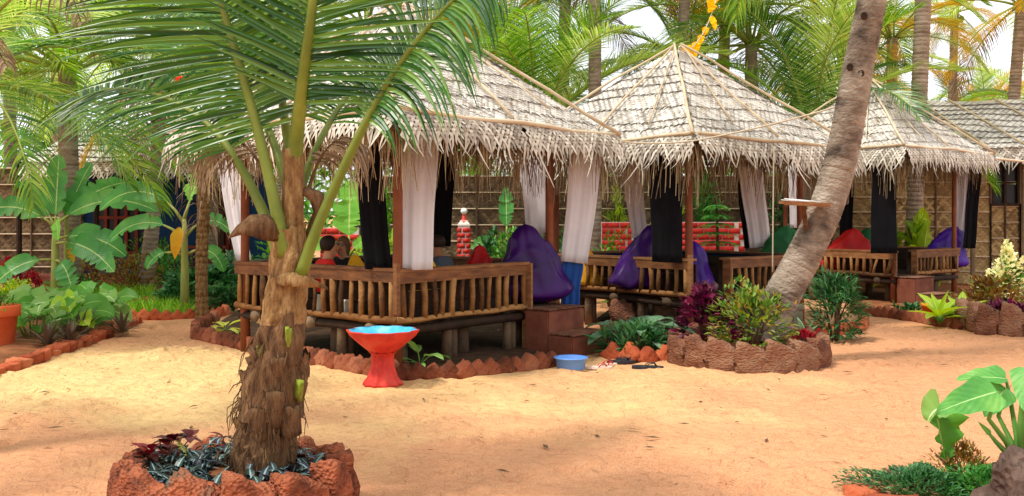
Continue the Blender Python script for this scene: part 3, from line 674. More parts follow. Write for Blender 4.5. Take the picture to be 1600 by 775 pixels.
def sack(label, c, w_, d_, h_, m, rz, seed, apex=(0.0, 0.0), tip=.12, sq=3.0, group='floor cushions in the huts'):
    """soft corner-up cushion: broad slumped base rising to a crumpled corner, with folds running from it"""
    rs = random.Random(seed); n, rows = 56, 34; f = fbm_fn(seed, 3.0, 2); f2 = fbm_fn(seed + 50, 5.5, 2); mb = MB(); vs = []; fs = []; ph = rs.uniform(0, 6)
    for i in range(rows + 1):
        t = i / rows
        r = (math.sin(math.pi * min(1, t / .22) / 2) ** .5 if t < .22 else 1.0) * (1 - max(0, t - .1) / .9) ** .58 * (1 - tip) + tip * (1 - t) + .012
        for j in range(n):
            a = 2 * math.pi * j / n; cx, sy = math.cos(a), math.sin(a); k = (abs(cx) ** sq + abs(sy) ** sq) ** (-1 / sq)
            fold = 1 + .10 * math.sin(5 * a + ph + 2 * t) * t + .06 * math.sin(9 * a + ph * 2) * t * t
            q3 = np.array([[cx * r * 1.3, sy * r * 1.3, t * 1.6 + seed]]); dd = f(q3)[0] * .09 - abs(f2(q3)[0]) * .11
            rr = r * k * fold + dd * r ** .5
            vs.append(Vector((cx * rr * w_ / 2 + apex[0] * t ** 1.4, sy * rr * d_ / 2 + apex[1] * t ** 1.4, t * h_ + .5 * dd * h_ * (1 - t) * (t > .1))))
    for i in range(rows):
        for j in range(n): fs.append((i * n + j, i * n + (j + 1) % n, (i + 1) * n + (j + 1) % n, (i + 1) * n + j))
    fs.append(tuple(range(n - 1, -1, -1))); fs.append(tuple(rows * n + j for j in range(n)))
    mb.add(vs, fs); o = mb.build('cushion', m, None, True, c, (0, 0, rz)); return tag(o, label, 'cushion', group)
def sk(label, px, yb, yt, D, wpx, m, seed, rz=.4, apex=0.0, d_=.5, **k):
    """cushion whose base is at row yb and corner at row yt of the photograph, at its real distance D"""
    c = at(px, yb, D); sack(label, c, px2m(wpx, D), d_, px2m(yb - yt, D), m, rz, seed, (px2m(apex, D), 0), **k)
sk('big dark purple cushion slumped in the entrance of the nearest hut', 830, 473, 350, 11.75, 140, M['purple'], 1, .1, -10, .6)
sk('dark red cushion behind the rail of the nearest hut right of the grey shirt', 750, 472, 382, 11.9, 88, M['red'], 2, .3, 0, .4)
sk('yellow cushion behind the black curtain of the nearest hut', 570, 480, 397, 11.2, 66, M['yellow'], 3, .2, -16, .35)
sk('yellow cushion behind the white front curtain of the nearest hut', 652, 482, 388, 11.1, 92, M['yellow'], 4, .1, 4, .35)
cushion('flat red seat pad beside the entrance of the nearest hut', at(833, 472, 12.0), .3, .3, .12, M['red'], (0, 0, R(50)), 5)
sk('purple cushion left of the black curtain in the middle hut', 1000, 454, 350, 13.6, 120, M['purple'], 6, .2, 20, .5)
sk('violet cushion slumped right of the front post of the middle hut', 1092, 456, 376, 13.4, 56, M['violet'], 7, .2, -8, .4)
sk('dark green cushion in the middle hut beside the leaning trunk', 1216, 439, 352, 15.6, 112, M['green'], 8, .1, 14, .5)
sk('yellow cushion at the left corner of the middle hut', 922, 449, 380, 14.3, 58, M['yellow'], 9, .2, -14, .4)
sk('bright red cushion behind the rail of the farthest hut', 1322, 424, 357, 18.15, 108, M['red'], 10, .1, 12, .5, tip=.3)
sk('violet cushion at the right side of the farthest hut', 1472, 421, 353, 18.7, 92, M['violet'], 11, .1, 22, .45)
sk('dark green cushion between the red cushion and the black curtain', 1356, 421, 356, 18.6, 70, M['green'], 12, .2, 0, .4)

def lining(label, C, rz, side, z0, z1, m):
    H = (HUT_HALF - .06) * (.86 if C is hut3_C else 1); a, b = {'back': ((-H, H), (H, H)), 'right': ((H, H), (H, -H))}[side]
    A, B = hp(C, rz, *a), hp(C, rz, *b)
    return curtain(label, A + Vector((0, 0, z1)), B + Vector((0, 0, z1)), A + Vector((0, 0, z0)), B + Vector((0, 0, z0)), m, 31, folds=9, amp=.006, group='cloth linings of the hut rails')
lining('navy cloth lining along the back rail of the nearest hut', hut1_C, hut1_rz, 'back', .55, 1.0, M['navy'])
lining('navy cloth lining along the back rail of the middle hut', hut2_C, hut2_rz, 'back', .55, .98, M['navy'])
lining('navy cloth lining along the right rail of the middle hut', hut2_C, hut2_rz, 'right', .55, .98, M['navy'])
lining('navy cloth lining along the right rail of the farthest hut', hut3_C, hut3_rz, 'right', .55, .92, M['navy'])
lining('navy cloth lining along the back rail of the farthest hut', hut3_C, hut3_rz, 'back', .55, .92, M['navy'])

# ------------------------------------------------------------------ seated people
def person(label, loc, rz, shirt, skin, hair, seed, lean=.0, hair_len=.0, glasses=False, hand_up=False):
    root = thing('person', label, 'person', loc, rz, 'people sitting in the nearest hut')
    bm = bmesh.new(); lay = bm.verts.layers.skin.verify(); V = {}
    def v(n, p, r, par=None, rootv=False):
        x = bm.verts.new((p[0], p[1] + lean * p[2], p[2])); x[lay].radius = (r if hasattr(r, '__len__') else (r, r)); x[lay].use_root = rootv
        V[n] = x
        if par: bm.edges.new((V[par], x))
    v('pel', (0, 0, .11), (.15, .11), None, True); v('spine', (0, -.01, .28), (.125, .095), 'pel'); v('chest', (0, .01, .42), (.145, .1), 'spine')
    v('neck', (0, .02, .545), .05, 'chest'); v('jaw', (0, .045, .605), .062, 'neck'); v('head', (0, .045, .68), (.078, .092), 'jaw'); v('crown', (0, .035, .755), .06, 'head')
    v('nose', (0, .145, .675), .012, 'head')
    for s, nm in ((-1, 'l'), (1, 'r')):
        v('sh' + nm, (s * .165, 0, .475), .055, 'chest')
        if hand_up and s == 1: e, wv, hv = (s * .2, .2, .33), (s * .09, .2, .54), (s * .06, .17, .6)
        else: e, wv, hv = (s * .235, .1, .26), (s * .14, .30, .2), (s * .1, .38, .2)
        v('el' + nm, e, .04, 'sh' + nm); v('wr' + nm, wv, .027, 'el' + nm); v('pa' + nm, hv, (.034, .018), 'wr' + nm)
        d = (Vector(hv) - Vector(wv)).normalized()
        for k in range(4):
            off = (k - 1.5) * .017; f1 = Vector(hv) + d * (.045 + .006 * (1.5 - abs(k - 1.5))) + Vector((off, 0, 0)); f2 = f1 + d * .03 + Vector((0, 0, -.015))
            v(f'f{nm}{k}', f1, .0085, 'pa' + nm); v(f'g{nm}{k}', f2, .0075, f'f{nm}{k}')
        v('th' + nm, Vector(hv) + Vector((-s * .045, 0, .01)), .009, 'wr' + nm)
        v('hip' + nm, (s * .1, .05, .1), .085, 'pel'); v('kn' + nm, (s * .33, .33, .12), .06, 'hip' + nm); v('an' + nm, (s * .02, .42 + .04 * s, .06), .04, 'kn' + nm); v('ft' + nm, (-s * .12, .43 + .05 * s, .045), .033, 'an' + nm)
    me = bpy.data.meshes.new('body'); bm.to_mesh(me); bm.free(); me.materials.append(skin)
    o = inst(me, 'body', root, (0, 0, 0)); o.modifiers.new('skin', 'SKIN').use_smooth_shade = True; o.modifiers.new('sub', 'SUBSURF').levels = 2; o.modifiers['sub'].render_levels = 2
    # shirt, trousers: loose skins over the same joints
    def cloth(nm, chain, edges, m):
        b = bmesh.new(); ly = b.verts.layers.skin.verify(); W = {}
        for i, (n, p, r) in enumerate(chain):
            x = b.verts.new((p[0], p[1] + lean * p[2], p[2])); x[ly].radius = r if hasattr(r, '__len__') else (r, r); x[ly].use_root = (i == 0); W[n] = x
        for a_, b_ in edges: b.edges.new((W[a_], W[b_]))
        me = bpy.data.meshes.new(nm); b.to_mesh(me); b.free(); me.materials.append(m); c = inst(me, nm, root, (0, 0, 0))
        c.modifiers.new('skin', 'SKIN').use_smooth_shade = True; c.modifiers.new('sub', 'SUBSURF').levels = 2; c.modifiers['sub'].render_levels = 2
    el = lambda s: ((s * .195, .12, .38) if hand_up and s == 1 else (s * .21, .06, .34))
    cloth('shirt', [('a', (0, 0, .13), (.168, .128)), ('b', (0, -.01, .28), (.145, .114)), ('c', (0, .01, .42), (.163, .118)), ('d', (0, .015, .54), (.066, .06)), ('l', (-.165, 0, .475), .07), ('r', (.165, 0, .475), .07), ('le', el(-1), .06), ('re', el(1), .06)],
          [('a', 'b'), ('b', 'c'), ('c', 'd'), ('c', 'l'), ('c', 'r'), ('l', 'le'), ('r', 're')], shirt)
    cloth('trousers', [('p', (0, 0, .1), (.16, .12)), ('l', (-.1, .05, .1), .1), ('r', (.1, .05, .1), .1), ('lk', (-.33, .33, .12), .075), ('rk', (.33, .33, .12), .075), ('la', (-.08, .4, .07), .055), ('ra', (.08, .44, .07), .055)],
          [('p', 'l'), ('p', 'r'), ('l', 'lk'), ('r', 'rk'), ('lk', 'la'), ('rk', 'ra')], M['shirtdark'])
    mb = MB(); n = 18; vs = []; fs = []; rows = 10      # hair shell, open over the face
    for i in range(rows + 1):
        th = math.pi * (i / rows) * .64
        for j in range(n):
            a = 2 * math.pi * j / n; front = max(0, math.sin(a)); t2 = th * (1 - .5 * front ** 1.5)
            rr = (1 + .05 * math.sin(a * 5 + i)) * (1 - .22 * (i / rows) ** 4); vs.append((.09 * rr * math.sin(t2) * math.cos(a), .106 * rr * math.sin(t2) * math.sin(a) + .03 + lean * .7, .695 + .105 * math.cos(t2) - hair_len * (1 - front) * (i / rows) ** 3))
    for i in range(rows):
        for j in range(n): fs.append((i * n + j, (i + 1) * n + j, (i + 1) * n + (j + 1) % n, i * n + (j + 1) % n))
    mb.add(vs, fs); mb.build('hair', hair, root, True)
    mb = MB()
    for s in (-1, 1): mb.tube([(s * .032, .128 + lean * .7, .698), (s * .032, .137 + lean * .7, .698)], .009 if not glasses else .026, 10)
    if glasses: mb.beam((-.09, .12 + lean * .7, .705), (.09, .12 + lean * .7, .705), .006, .006)
    mb.build('sunglasses' if glasses else 'eye', M['glassdark'], root)
    mb = MB(); mb.tube([(-.022, .125 + lean * .66, .635), (0, .133 + lean * .66, .633), (.022, .125 + lean * .66, .635)], .005, 6); mb.build('mouth', M['redstrap'], root)
    return root
p1 = at(506, 380, 10.95)
person('person in red shirt with short dark hair sitting in profile in the nearest hut', (p1.x, p1.y, .55), R(-62), M['shirtred'], M['skin'], M['hair'], 1, .03, .02)
p2 = at(541, 380, 12.1)
person('person in sunglasses resting a hand on the cheek in the nearest hut', (p2.x, p2.y, .52), R(165), M['shirtdark'], M['skin'], M['hair2'], 2, .08, .09, True, True)
p3 = at(697, 380, 11.5)
person('person in grey shirt sitting behind the white front curtain, bent forward', (p3.x, p3.y, .55), R(70), M['shirtgrey'], M['skin2'], M['hair'], 3, .12, .0)

# small things on the platform seen between the balusters
for (px, py, D, s, lab, m) in ((497, 479, 10.65, (.07, .07, .16), 'small white carton left on the floor of the nearest hut by the trunk', 'box'),
                               (541, 481, 10.4, (.07, .06, .13), 'small buff carton on the floor of the nearest hut', 'box')):
    bm = bmesh.new(); bmesh.ops.create_cube(bm, size=1); bmesh.ops.scale(bm, vec=s, verts=bm.verts); bmesh.ops.bevel(bm, geom=bm.edges[:], offset=.006, segments=2, affect='EDGES')
    me = bpy.data.meshes.new('carton'); bm.to_mesh(me); bm.free(); me.materials.append(M[m]); p = at(px, py, D)
    root = thing('carton', lab, 'carton', (p.x, p.y, .55), R(40)); inst(me, 'body', root, (0, 0, s[2] / 2))
    mb = MB(); mb.box((0, 0, s[2] + .004), (s[0] * .6, s[1] * .6, .01)); mb.build('flap', M['paper'], root)
p = at(562, 485, 10.3); root = thing('water_bottle', 'small clear water bottle on the floor of the nearest hut', 'bottle', (p.x, p.y, .55))
MB().lathe([(.0, 0), (.03, 0), (.032, .02), (.03, .09), (.012, .125), (.012, .14), (0, .14)], 14).build('body', M['pane'], root, True)
MB().lathe([(.014, .135), (.014, .155), (0, .155)], 12).build('cap', M['globe'], root, True)

# ------------------------------------------------------------------ yard objects
c = gp(598, 601); root = thing('pedestal_basin', 'red fluted pedestal basin with blue inside on the sand', 'basin', (c.x, c.y, 0))
flut = lambda a, i: 1 + .085 * math.cos(a * 10)
MB().lathe([(.0, 0), (.175, 0), (.172, .02), (.135, .07), (.105, .16), (.095, .24), (.10, .285), (.125, .305)], 60, mod=flut).build('pedestal', M['redpaint'], root, True)
scal = lambda a, i: 1 + (.045 if i > 2 else .02) * math.cos(a * 10)
MB().lathe([(.09, .29), (.14, .32), (.22, .385), (.295, .455), (.325, .50), (.328, .512), (.312, .514)], 60, mod=scal).build('bowl', M['redpaint'], root, True)
MB().lathe([(.313, .513), (.30, .50), (.24, .45), (.15, .415), (.0, .405)], 60, mod=scal).build('basin_lining', M['bluepaint'], root, True)

c = gp(892, 577); root = thing('plastic_tub', 'round light blue plastic tub on the sand by the brown steps', 'tub', (c.x, c.y, 0))
MB().lathe([(0, .004), (.135, .004), (.142, .012), (.158, .115), (.172, .118), (.172, .126), (.154, .126), (.138, .02), (0, .016)], 40).build('shell', M['tub'], root, True)
MB().lathe([(.168, .112), (.175, .115), (.175, .128), (.168, .13)], 40).build('rim', M['tub'], root, True)

def sandal(label, px, py, rz, sole, strap, s=1.0):
    c = gp(px, py); root = thing('sandal', label, 'sandal', (c.x, c.y, .006), rz, 'sandals left on the sand by the steps')
    mb = MB(); n = 20; top = []; bot = []
    for i in range(n):
        a = 2 * math.pi * i / n; x = .135 * math.cos(a); y = (.046 + .008 * math.cos(a) - .01 * math.cos(2 * a)) * math.sin(a)
        top.append(Vector((x, y, .022 + .006 * (x < -.05)))); bot.append(Vector((x, y, 0)))
    mb.add(top + bot, [tuple(range(n))] + [tuple(range(2 * n - 1, n - 1, -1))] + [(i, n + i, n + (i + 1) % n, (i + 1) % n) for i in range(n)])
    mb.build('sole', sole, root)
    for sg in (-1, 1):
        mb = MB(); pts = [(.075, 0, .024), (.055, sg * .022, .05), (.01, sg * .042, .048), (-.025, sg * .046, .02)]
        for a, b in zip(pts[:-1], pts[1:]): mb.beam(a, b, .016, .005)
        mb.build('strap', strap, root)
    root.scale = (s,) * 3
sandal('pale sandal with red straps beside the blue tub', 937, 577, R(8), M['sandal'], M['redstrap'])
sandal('second pale sandal, behind the first one by the tub', 948, 573, R(35), M['sandal'], M['redstrap'])
sandal('dark flip-flop nearest the steps, left of a pair', 970, 568, R(14), M['rubber'], M['rubber'], 1.15)
sandal('dark flip-flop lying just behind its pair near the zigzag kerb', 985, 565, R(-10), M['rubber'], M['rubber'], 1.15)
sandal('single dark flip-flop lying apart, nearest the round planter', 1012, 577, R(-4), M['rubber'], M['rubber'], 1.2)

# scattered litter on the sand
mb = MB()
for _ in range(220):
    x, y = rnd.uniform(-6, 7), rnd.uniform(4.3, 13); L = rnd.uniform(.015, .07); a = rnd.uniform(0, 6.3); d = Vector((math.cos(a), math.sin(a), 0)) * L; s = Vector((-d.y, d.x, 0)) * rnd.uniform(.08, .3)
    p = Vector((x, y, .022)); mb.add([p - d, p + s + Vector((0, 0, .006)), p + d, p - s], [(0, 1, 2, 3)])
tag(mb.build('leaf_litter', M['stem']), 'bits of dry leaf and twig strewn over the sand', 'litter', kind='stuff')

# ------------------------------------------------------------------ leaves and plants
SHAPES = {
    'lance': lambda u: math.sin(math.pi * u ** .8) ** .8 if 0 < u < 1 else 0,
    'ovate': lambda u: (math.sin(math.pi * u ** .65)) ** .75 if 0 < u < 1 else 0,
    'heart': lambda u: (1 - u) ** .62 * min(1, (u + .06) * 5) ** .5 * 1.15 if u < 1 else 0,
    'strap': lambda u: min(1, u * 8 + .5) * (1 - u ** 4) if u < 1 else 0,
    'banana': lambda u: min(1, u * 5) ** .6 * (1 - max(0, u - .55) ** 2 / .2025) ** .6 if u < 1 else 0,
}
def blade(mb, base, d, up, L, W, shape='lance', droop=.3, fold=.25, nseg=6, wav=0.0, rs=rnd, twist=0.0):
    """one leaf: two halves folded on the midrib, bending down with gravity"""
    d = Vector(d).normalized(); up = Vector(up); s = d.cross(up)
    if s.length < 1e-3: s = d.cross(Vector((1, 0, .2)))
    s.normalize(); p = Vector(base); vs = []; uv = []; cur = d.copy(); step = L / nseg; fn = SHAPES[shape]; ph = rs.uniform(0, 6)
    for i in range(nseg + 1):
        u = i / nseg; n = s.cross(cur).normalized(); w_ = W / 2 * max(.02, fn(min(.999, max(.001, u)))); ss = s
        if twist: q = Matrix.Rotation(twist * u, 3, cur); ss = q @ s; n = q @ n
        wv = wav * W * math.sin(u * 17 + ph)
        wl, wr = (w_ * (1 if rs.random() > .2 else rs.uniform(.35, .8)), w_ * (1 if rs.random() > .2 else rs.uniform(.35, .8))) if shape == 'banana' else (w_, w_)
        vs += [p - ss * wl + n * (w_ * fold + wv), p, p + ss * wr + n * (w_ * fold - wv)]; uv += [(u, -1), (u, 0), (u, 1)]
        p = p + cur * step; cur = (cur + Vector((0, 0, -droop * 1.6 / nseg))).normalized()
        s = cur.cross(n); s.normalize(); s = s if s.dot(ss) > 0 or twist else -s
        if twist: s = ss - cur * ss.dot(cur); s.normalize()
    fs = []
    for i in range(nseg):
        a = i * 3; fs += [(a, a + 1, a + 4, a + 3), (a + 1, a + 2, a + 5, a + 4)]
    mb.add(vs, fs, uv)

def rdir(rs, el_lo, el_hi):
    a = rs.uniform(0, 2 * math.pi); e = R(rs.uniform(el_lo, el_hi)); return Vector((math.cos(a) * math.cos(e), math.sin(a) * math.cos(e), math.sin(e)))

def shrub(name, label, cat, loc, h, r, n, L, W, m, shape='ovate', seed=1, stems=6, droop=.4, group=None, flat=0.0, ry=None, flower=None, nseg=4):
    """bushy plant: bent stems and leaves through the dome's volume, thicker towards its surface"""
    rs = random.Random(seed); loc = Vector(loc); root = thing(name, label, cat, loc, 0, group); ry = ry or r; f = fbm_fn(seed, 2.2, 2)
    mb = MB()
    for i in range(stems):
        a = rs.uniform(0, 6.28); q = rs.uniform(.2, .8); e = Vector((math.cos(a) * r * q, math.sin(a) * ry * q, h * rs.uniform(.55, .9)))
        mb.tube([(e.x * .15, e.y * .15, -.02), (e.x * .4, e.y * .4, e.z * .5), e], [.012 + h * .008, .009 + h * .005, .004], 5)
    mb.build('stem', M['stem'], root, True)
    mb = MB(); fl = MB()
    for i in range(n):
        d = rdir(rs, -12, 90); k = rs.uniform(.35, 1) ** .45; bump = 1 + .28 * f(np.array([[d.x * 2, d.y * 2, d.z * 2 + seed]]))[0]
        p = Vector((d.x * r * k * bump, d.y * ry * k * bump, max(.02, h * (.12 + .88 * max(0, d.z + .12) / 1.12 * k * bump))))
        o = (Vector((d.x, d.y, d.z * .6 + .25)) + Vector((rs.uniform(-.6, .6), rs.uniform(-.6, .6), rs.uniform(-.35, .55)))).normalized()
        if flat: o = Vector((o.x, o.y, o.z * (1 - flat) + .1)).normalized()
        s = rs.uniform(.6, 1.2); tgt = mb
        if flower and k > .8 and d.z > .1 and rs.random() < flower[1]: tgt = fl
        blade(tgt, p - o * L * s * .5, o, (rs.uniform(-.3, .3), rs.uniform(-.3, .3), 1), L * s, W * s, shape, droop, .3, nseg, .04, rs)
    mb.build('foliage', m, root)
    if fl.v: fl.build('flowers', flower[0], root)['kind'] = 'stuff'
    return root

def rosette(name, label, cat, loc, n, L, W, m, shape='strap', seed=1, el=(15, 80), droop=.5, group=None, stalk=0.0, part='leaf', m2=None, fold=.3, nseg=7):
    """leaves from one centre, each leaf its own mesh; stalk > 0 puts the blade on a petiole"""
    rs = random.Random(seed); root = thing(name, label, cat, loc, rs.uniform(0, 6), group)
    for i in range(n):
        a = i * 2.4 + rs.uniform(-.3, .3); e = R(el[0] + (el[1] - el[0]) * (i + .5) / n + rs.uniform(-6, 6)); d = Vector((math.cos(a) * math.cos(e), math.sin(a) * math.cos(e), math.sin(e)))
        s = rs.uniform(.75, 1.15); mb = MB(); b = d * .02
        lf = None
        if stalk:
            tip = d * stalk * s + Vector((0, 0, -.06 * stalk)); st = MB(); st.tube([(0, 0, 0), d * stalk * s * .5 + Vector((0, 0, .04 * stalk)), tip], [.014 * (L + .2), .01 * (L + .2), .007 * (L + .2)], 6)
            b = tip; d = Vector((d.x, d.y, d.z * .35 - .15)).normalized()
        blade(mb, b, d, (d.x * -.5, d.y * -.5, 1), L * s, W * s, shape, droop, fold, nseg, .02, rs); lf = mb.build(part, m if not (m2 and rs.random() < .3) else m2, root, True)
        if stalk: st.build('leaf_stalk', M['earpet'], lf, True)
    return root

# ------------------------------------------------------------------ palms
def frond_mesh(name, path, nl, lmax, width, m, droop=.35, seed=1, start=.16, vee=.25, fwd=(25, 62), up=(0, 0, 1), seg=4, ragged=.12, side=None, hang=0.0):
    rs = random.Random(seed); pts = [Vector(p) for p in path]; mb = MB()
    seglen = [0]
    for a, b in zip(pts[:-1], pts[1:]): seglen.append(seglen[-1] + (b - a).length)
    Lt = seglen[-1]
    def ev(t):
        s = t * Lt
        for i in range(len(pts) - 1):
            if s <= seglen[i + 1] or i == len(pts) - 2:
                u = (s - seglen[i]) / max(1e-6, seglen[i + 1] - seglen[i]); return pts[i].lerp(pts[i + 1], u), (pts[min(i + 2, len(pts) - 1)] - pts[max(0, i - 1)]).normalized() if len(pts) > 2 else (pts[i + 1] - pts[i]).normalized()
    for i in range(nl):
        t = start + (1 - start) * (i + .5) / nl; p, T = ev(t); U = Vector(up); S = T.cross(U)
        if S.length < .05: S = T.cross(Vector((0, 1, .1)))
        S.normalize(); Nn = S.cross(T).normalized(); tt = (t - start) / (1 - start)
        l0 = lmax * (min(1, .45 + tt * 2.2) if tt < .3 else (1 - ((tt - .3) / .72) ** 1.7 * .78))
        for sg in (-1, 1):
            if side and sg != side: continue
            a = R(fwd[0] + (fwd[1] - fwd[0]) * tt ** 1.3 + rs.uniform(-5, 5)); l = l0 * (1 + rs.uniform(-ragged, ragged))
            if rs.random() < ragged * .35: l *= rs.uniform(.4, .8)
            d = (S * sg * math.cos(a) + T * math.sin(a) + Nn * (vee + rs.uniform(-.09, .09))).normalized()
            wdir = (T - d * T.dot(d)).normalized(); vs = []; q0 = p.copy(); cur = d.copy(); dr = droop * rs.uniform(.6, 1.5)
            for k in range(seg + 1):
                u = k / seg; ww = width * (.5 + .5 * min(1, u * 5)) * (1 - u ** 2.2) + .0012
                vs += [q0 - wdir * ww * .5 + Nn * ww * .3, q0, q0 + wdir * ww * .5 + Nn * ww * .3]
                q0 = q0 + cur * (l / seg); cur = (cur + Vector((0, 0, -1)) * (dr * (.5 + u) * 1.9 / seg + hang / seg)).normalized()
            mb.add(vs, [(3 * k + j, 3 * k + j + 1, 3 * k + j + 4, 3 * k + j + 3) for k in range(seg) for j in (0, 1)])
    return mb.mesh(name, m), pts, Lt

def rachis_mesh(pts, r0, m):
    mb = MB(); k = len(pts); mb.tube(pts, [r0 * (1 - .85 * (i / (k - 1)) ** .8) for i in range(k)], 7); return mb.mesh('rachis', m, True)

def arc_path(L, el0, sag, n=10, side=0.0):
    """path of a frond leaving at elevation el0 and sagging under its weight"""
    p = Vector(); pts = [p.copy()]; e = el0
    for i in range(n):
        u = (i + 1) / n; e2 = e - sag * u ** 1.3; d = Vector((math.cos(e2), side * u, math.sin(e2))).normalized(); p = p + d * L / n; pts.append(p.copy())
    return pts

PROTO = []
for i, (el, sag, dr, dens) in enumerate(((80, 60, .3, 62), (62, 75, .4, 62), (45, 85, .5, 60), (25, 80, .65, 60), (5, 70, .85, 56), (-25, 45, 1.1, 50), (55, 60, .35, 64), (-50, 30, 1.2, 44))):
    path = arc_path(3.3, R(el), R(sag), 10, rnd.uniform(-.15, .15))
    me, pts, Lt = frond_mesh('frond', path, int(dens * 1.2), .85, .025, M['palm'], dr, 50 + i, .14, .22 if el > 0 else .05, seg=4)
    PROTO.append((me, rachis_mesh(pts, .035, M['rachis'])))

def trunk_mesh(path, r0, r1, m, n=16, ring=.07, seed=1, flare=0.0, notch=.06):
    rs = random.Random(seed); pts = []; rad = []; P = [Vector(p) for p in path]; seg = [0]
    for a, b in zip(P[:-1], P[1:]): seg.append(seg[-1] + (b - a).length)
    L = seg[-1]; k = max(6, int(L / ring)); mb = MB()
    def cat(t):                                            # smooth curve through the path points
        s = t * L
        for i in range(len(P) - 1):
            if s <= seg[i + 1] or i == len(P) - 2:
                u = (s - seg[i]) / max(1e-6, seg[i + 1] - seg[i]); p0, p1, p2, p3 = P[max(0, i - 1)], P[i], P[i + 1], P[min(len(P) - 1, i + 2)]
                return .5 * ((2 * p1) + (p2 - p0) * u + (2 * p0 - 5 * p1 + 4 * p2 - p3) * u * u + (3 * p1 - p0 - 3 * p2 + p3) * u ** 3)
    for i in range(k + 1):
        t = i / k; r = r0 + (r1 - r0) * t + flare * math.exp(-t * L / .25); j = rs.uniform(-.25, .25) / k
        for off, q in ((0, 1 + notch * rs.uniform(.5, 1.2)), (.72, 1.0), (.86, 1 - notch * .8)):
            if i == k and off: break
            pts.append(cat(min(1, t + (off + (j * k if 0 < i else 0) * .3) / k))); rad.append(r * q)
    mb.tube(pts, rad, n, jit=.022, rs=rs); return mb.mesh('trunk', m, True)

def palm(label, base, top, r0, r1, nf, scale, seed, mats, trunk_m=None, group='coconut palms behind the huts', els=None, az=None, nuts=False, bend=.0, name='coconut_palm'):
    rs = random.Random(seed); base = Vector(base); top = Vector(top); root = thing(name, label, 'palm tree', base, 0, group)
    t = top - base; mid = t * .5 + Vector((bend, 0, 0))
    inst(trunk_mesh([(0, 0, -.1), mid * .5 + Vector((bend * .25, 0, 0)), mid, t * .75 + Vector((bend * .7, 0, 0)), t], r0, r1, trunk_m or M['trunk'], 14, .085, seed, r0 * .35, .05), 'trunk', root, (0, 0, 0))
    a0 = rs.uniform(0, 6)
    for i in range(nf):
        u = (i + .5) / nf; pi = min(len(PROTO) - 1, int(u * 6.4)) if els is None else rs.choice(els)
        if pi == 5 and rs.random() < .4: pi = 7
        a = (a0 + i * 2.39996 + rs.uniform(-.2, .2)) if az is None else R(az[i % len(az)] + rs.uniform(-6, 6)); s = scale * rs.uniform(.85, 1.12)
        m = rs.choice(mats) if pi < 5 else rs.choice(mats + [M['palmyellow'], M['palmdry']])
        fr = inst(PROTO[pi][0], 'frond', root, t + Vector((math.cos(a), math.sin(a), 0)) * r1 * .6, (rs.uniform(-.15, .15), rs.uniform(-.1, .1), a), s, m)
        inst(PROTO[pi][1], 'rachis', fr, (0, 0, 0))
    if nuts:
        for i in range(7):
            a = i * .95; nb = MB(); nb.lathe([(0, -.11), (.06, -.09), (.09, -.02), (.085, .05), (.04, .1), (0, .115)], 10)
            nb.build('coconut', M['stubgreen'], root, True, t + Vector((math.cos(a) * .2, math.sin(a) * .2, -.22 - .05 * (i % 3))))
    return root

G, GL, GD, GY = M['palm'], M['palmlight'], M['palmdeep'], M['palmyellow']
def bp(px, D): return Vector(((px - 800) / F * D, D, 0))
# trunks that can be told apart in the photograph
palm('straight grey palm trunk rising between the nearest and the middle roof', bp(930, 19.5), at(929, -260, 19.5), .13, .12, 16, 1.1, 1, [G, GL])
palm('slim palm trunk rising behind the peak of the middle hut', bp(1045, 22), at(1080, -180, 22), .14, .11, 16, 1.1, 2, [G, GL, GY])
palm('stout ringed palm trunk behind the farthest roof, right of the leaning one', bp(1424, 20.5), at(1452, -240, 20.5), .17, .15, 16, 1.15, 3, [G, GL])
palm('thin distant palm with its whole crown against the white sky', bp(1480, 33), at(1492, 20, 33), .15, .12, 18, .62, 4, [G, GL, GY], nuts=True)
palm('palm with yellowing fronds leaning at the upper right corner', bp(1562, 25), at(1596, 8, 25), .16, .13, 17, 1.0, 5, [GL, GY, G])
palm('dark palm trunk with hanging fronds left of the straight grey trunk', bp(872, 23), at(884, -30, 23), .16, .13, 17, 1.0, 6, [G, GL, GD])
palm('brown palm trunk seen above the middle roof behind the yellow streamer', bp(1120, 27), at(1138, -120, 27), .17, .14, 16, 1.1, 7, [G, GL])
palm('palm trunk with a dark hole standing in front of the blue house', bp(225, 19.5), at(250, 60, 19.5), .145, .125, 15, 1.0, 8, [G, GL, GD], bend=.1)
palm('short palm whose upright frond stands right of the middle roof', bp(1268, 20.5), at(1266, 215, 20.5), .2, .16, 15, 1.15, 9, [G, GL, GD], els=[0, 0, 6, 1, 2, 3])
palm('palm with big arching fronds behind the dip between the first two roofs', bp(835, 20), at(838, 205, 20), .2, .16, 16, 1.15, 10, [G, GL], els=[0, 6, 1, 1, 2, 3])
palm('feathery palm at the left edge with fronds sweeping over the banana plants', bp(-70, 12.5), at(-70, 130, 12.5), .2, .16, 18, 1.0, 11, [G, GL, GD], els=[0, 1, 2, 2, 3, 3, 4])
palm('light green palm crown above the left house', bp(110, 18), at(105, 110, 18), .2, .15, 18, 1.15, 12, [GL, G], els=[0, 1, 2, 3, 3, 4])
palm('palm behind the young coconut palm, its crown above the left house roof', bp(330, 22), at(330, 60, 22), .2, .15, 18, 1.2, 13, [G, GL])
palm('palm between the farthest hut and the stout trunk with drooping yellow fronds', bp(1392, 25), at(1394, 60, 25), .16, .13, 14, .85, 14, [G, GL, GY])
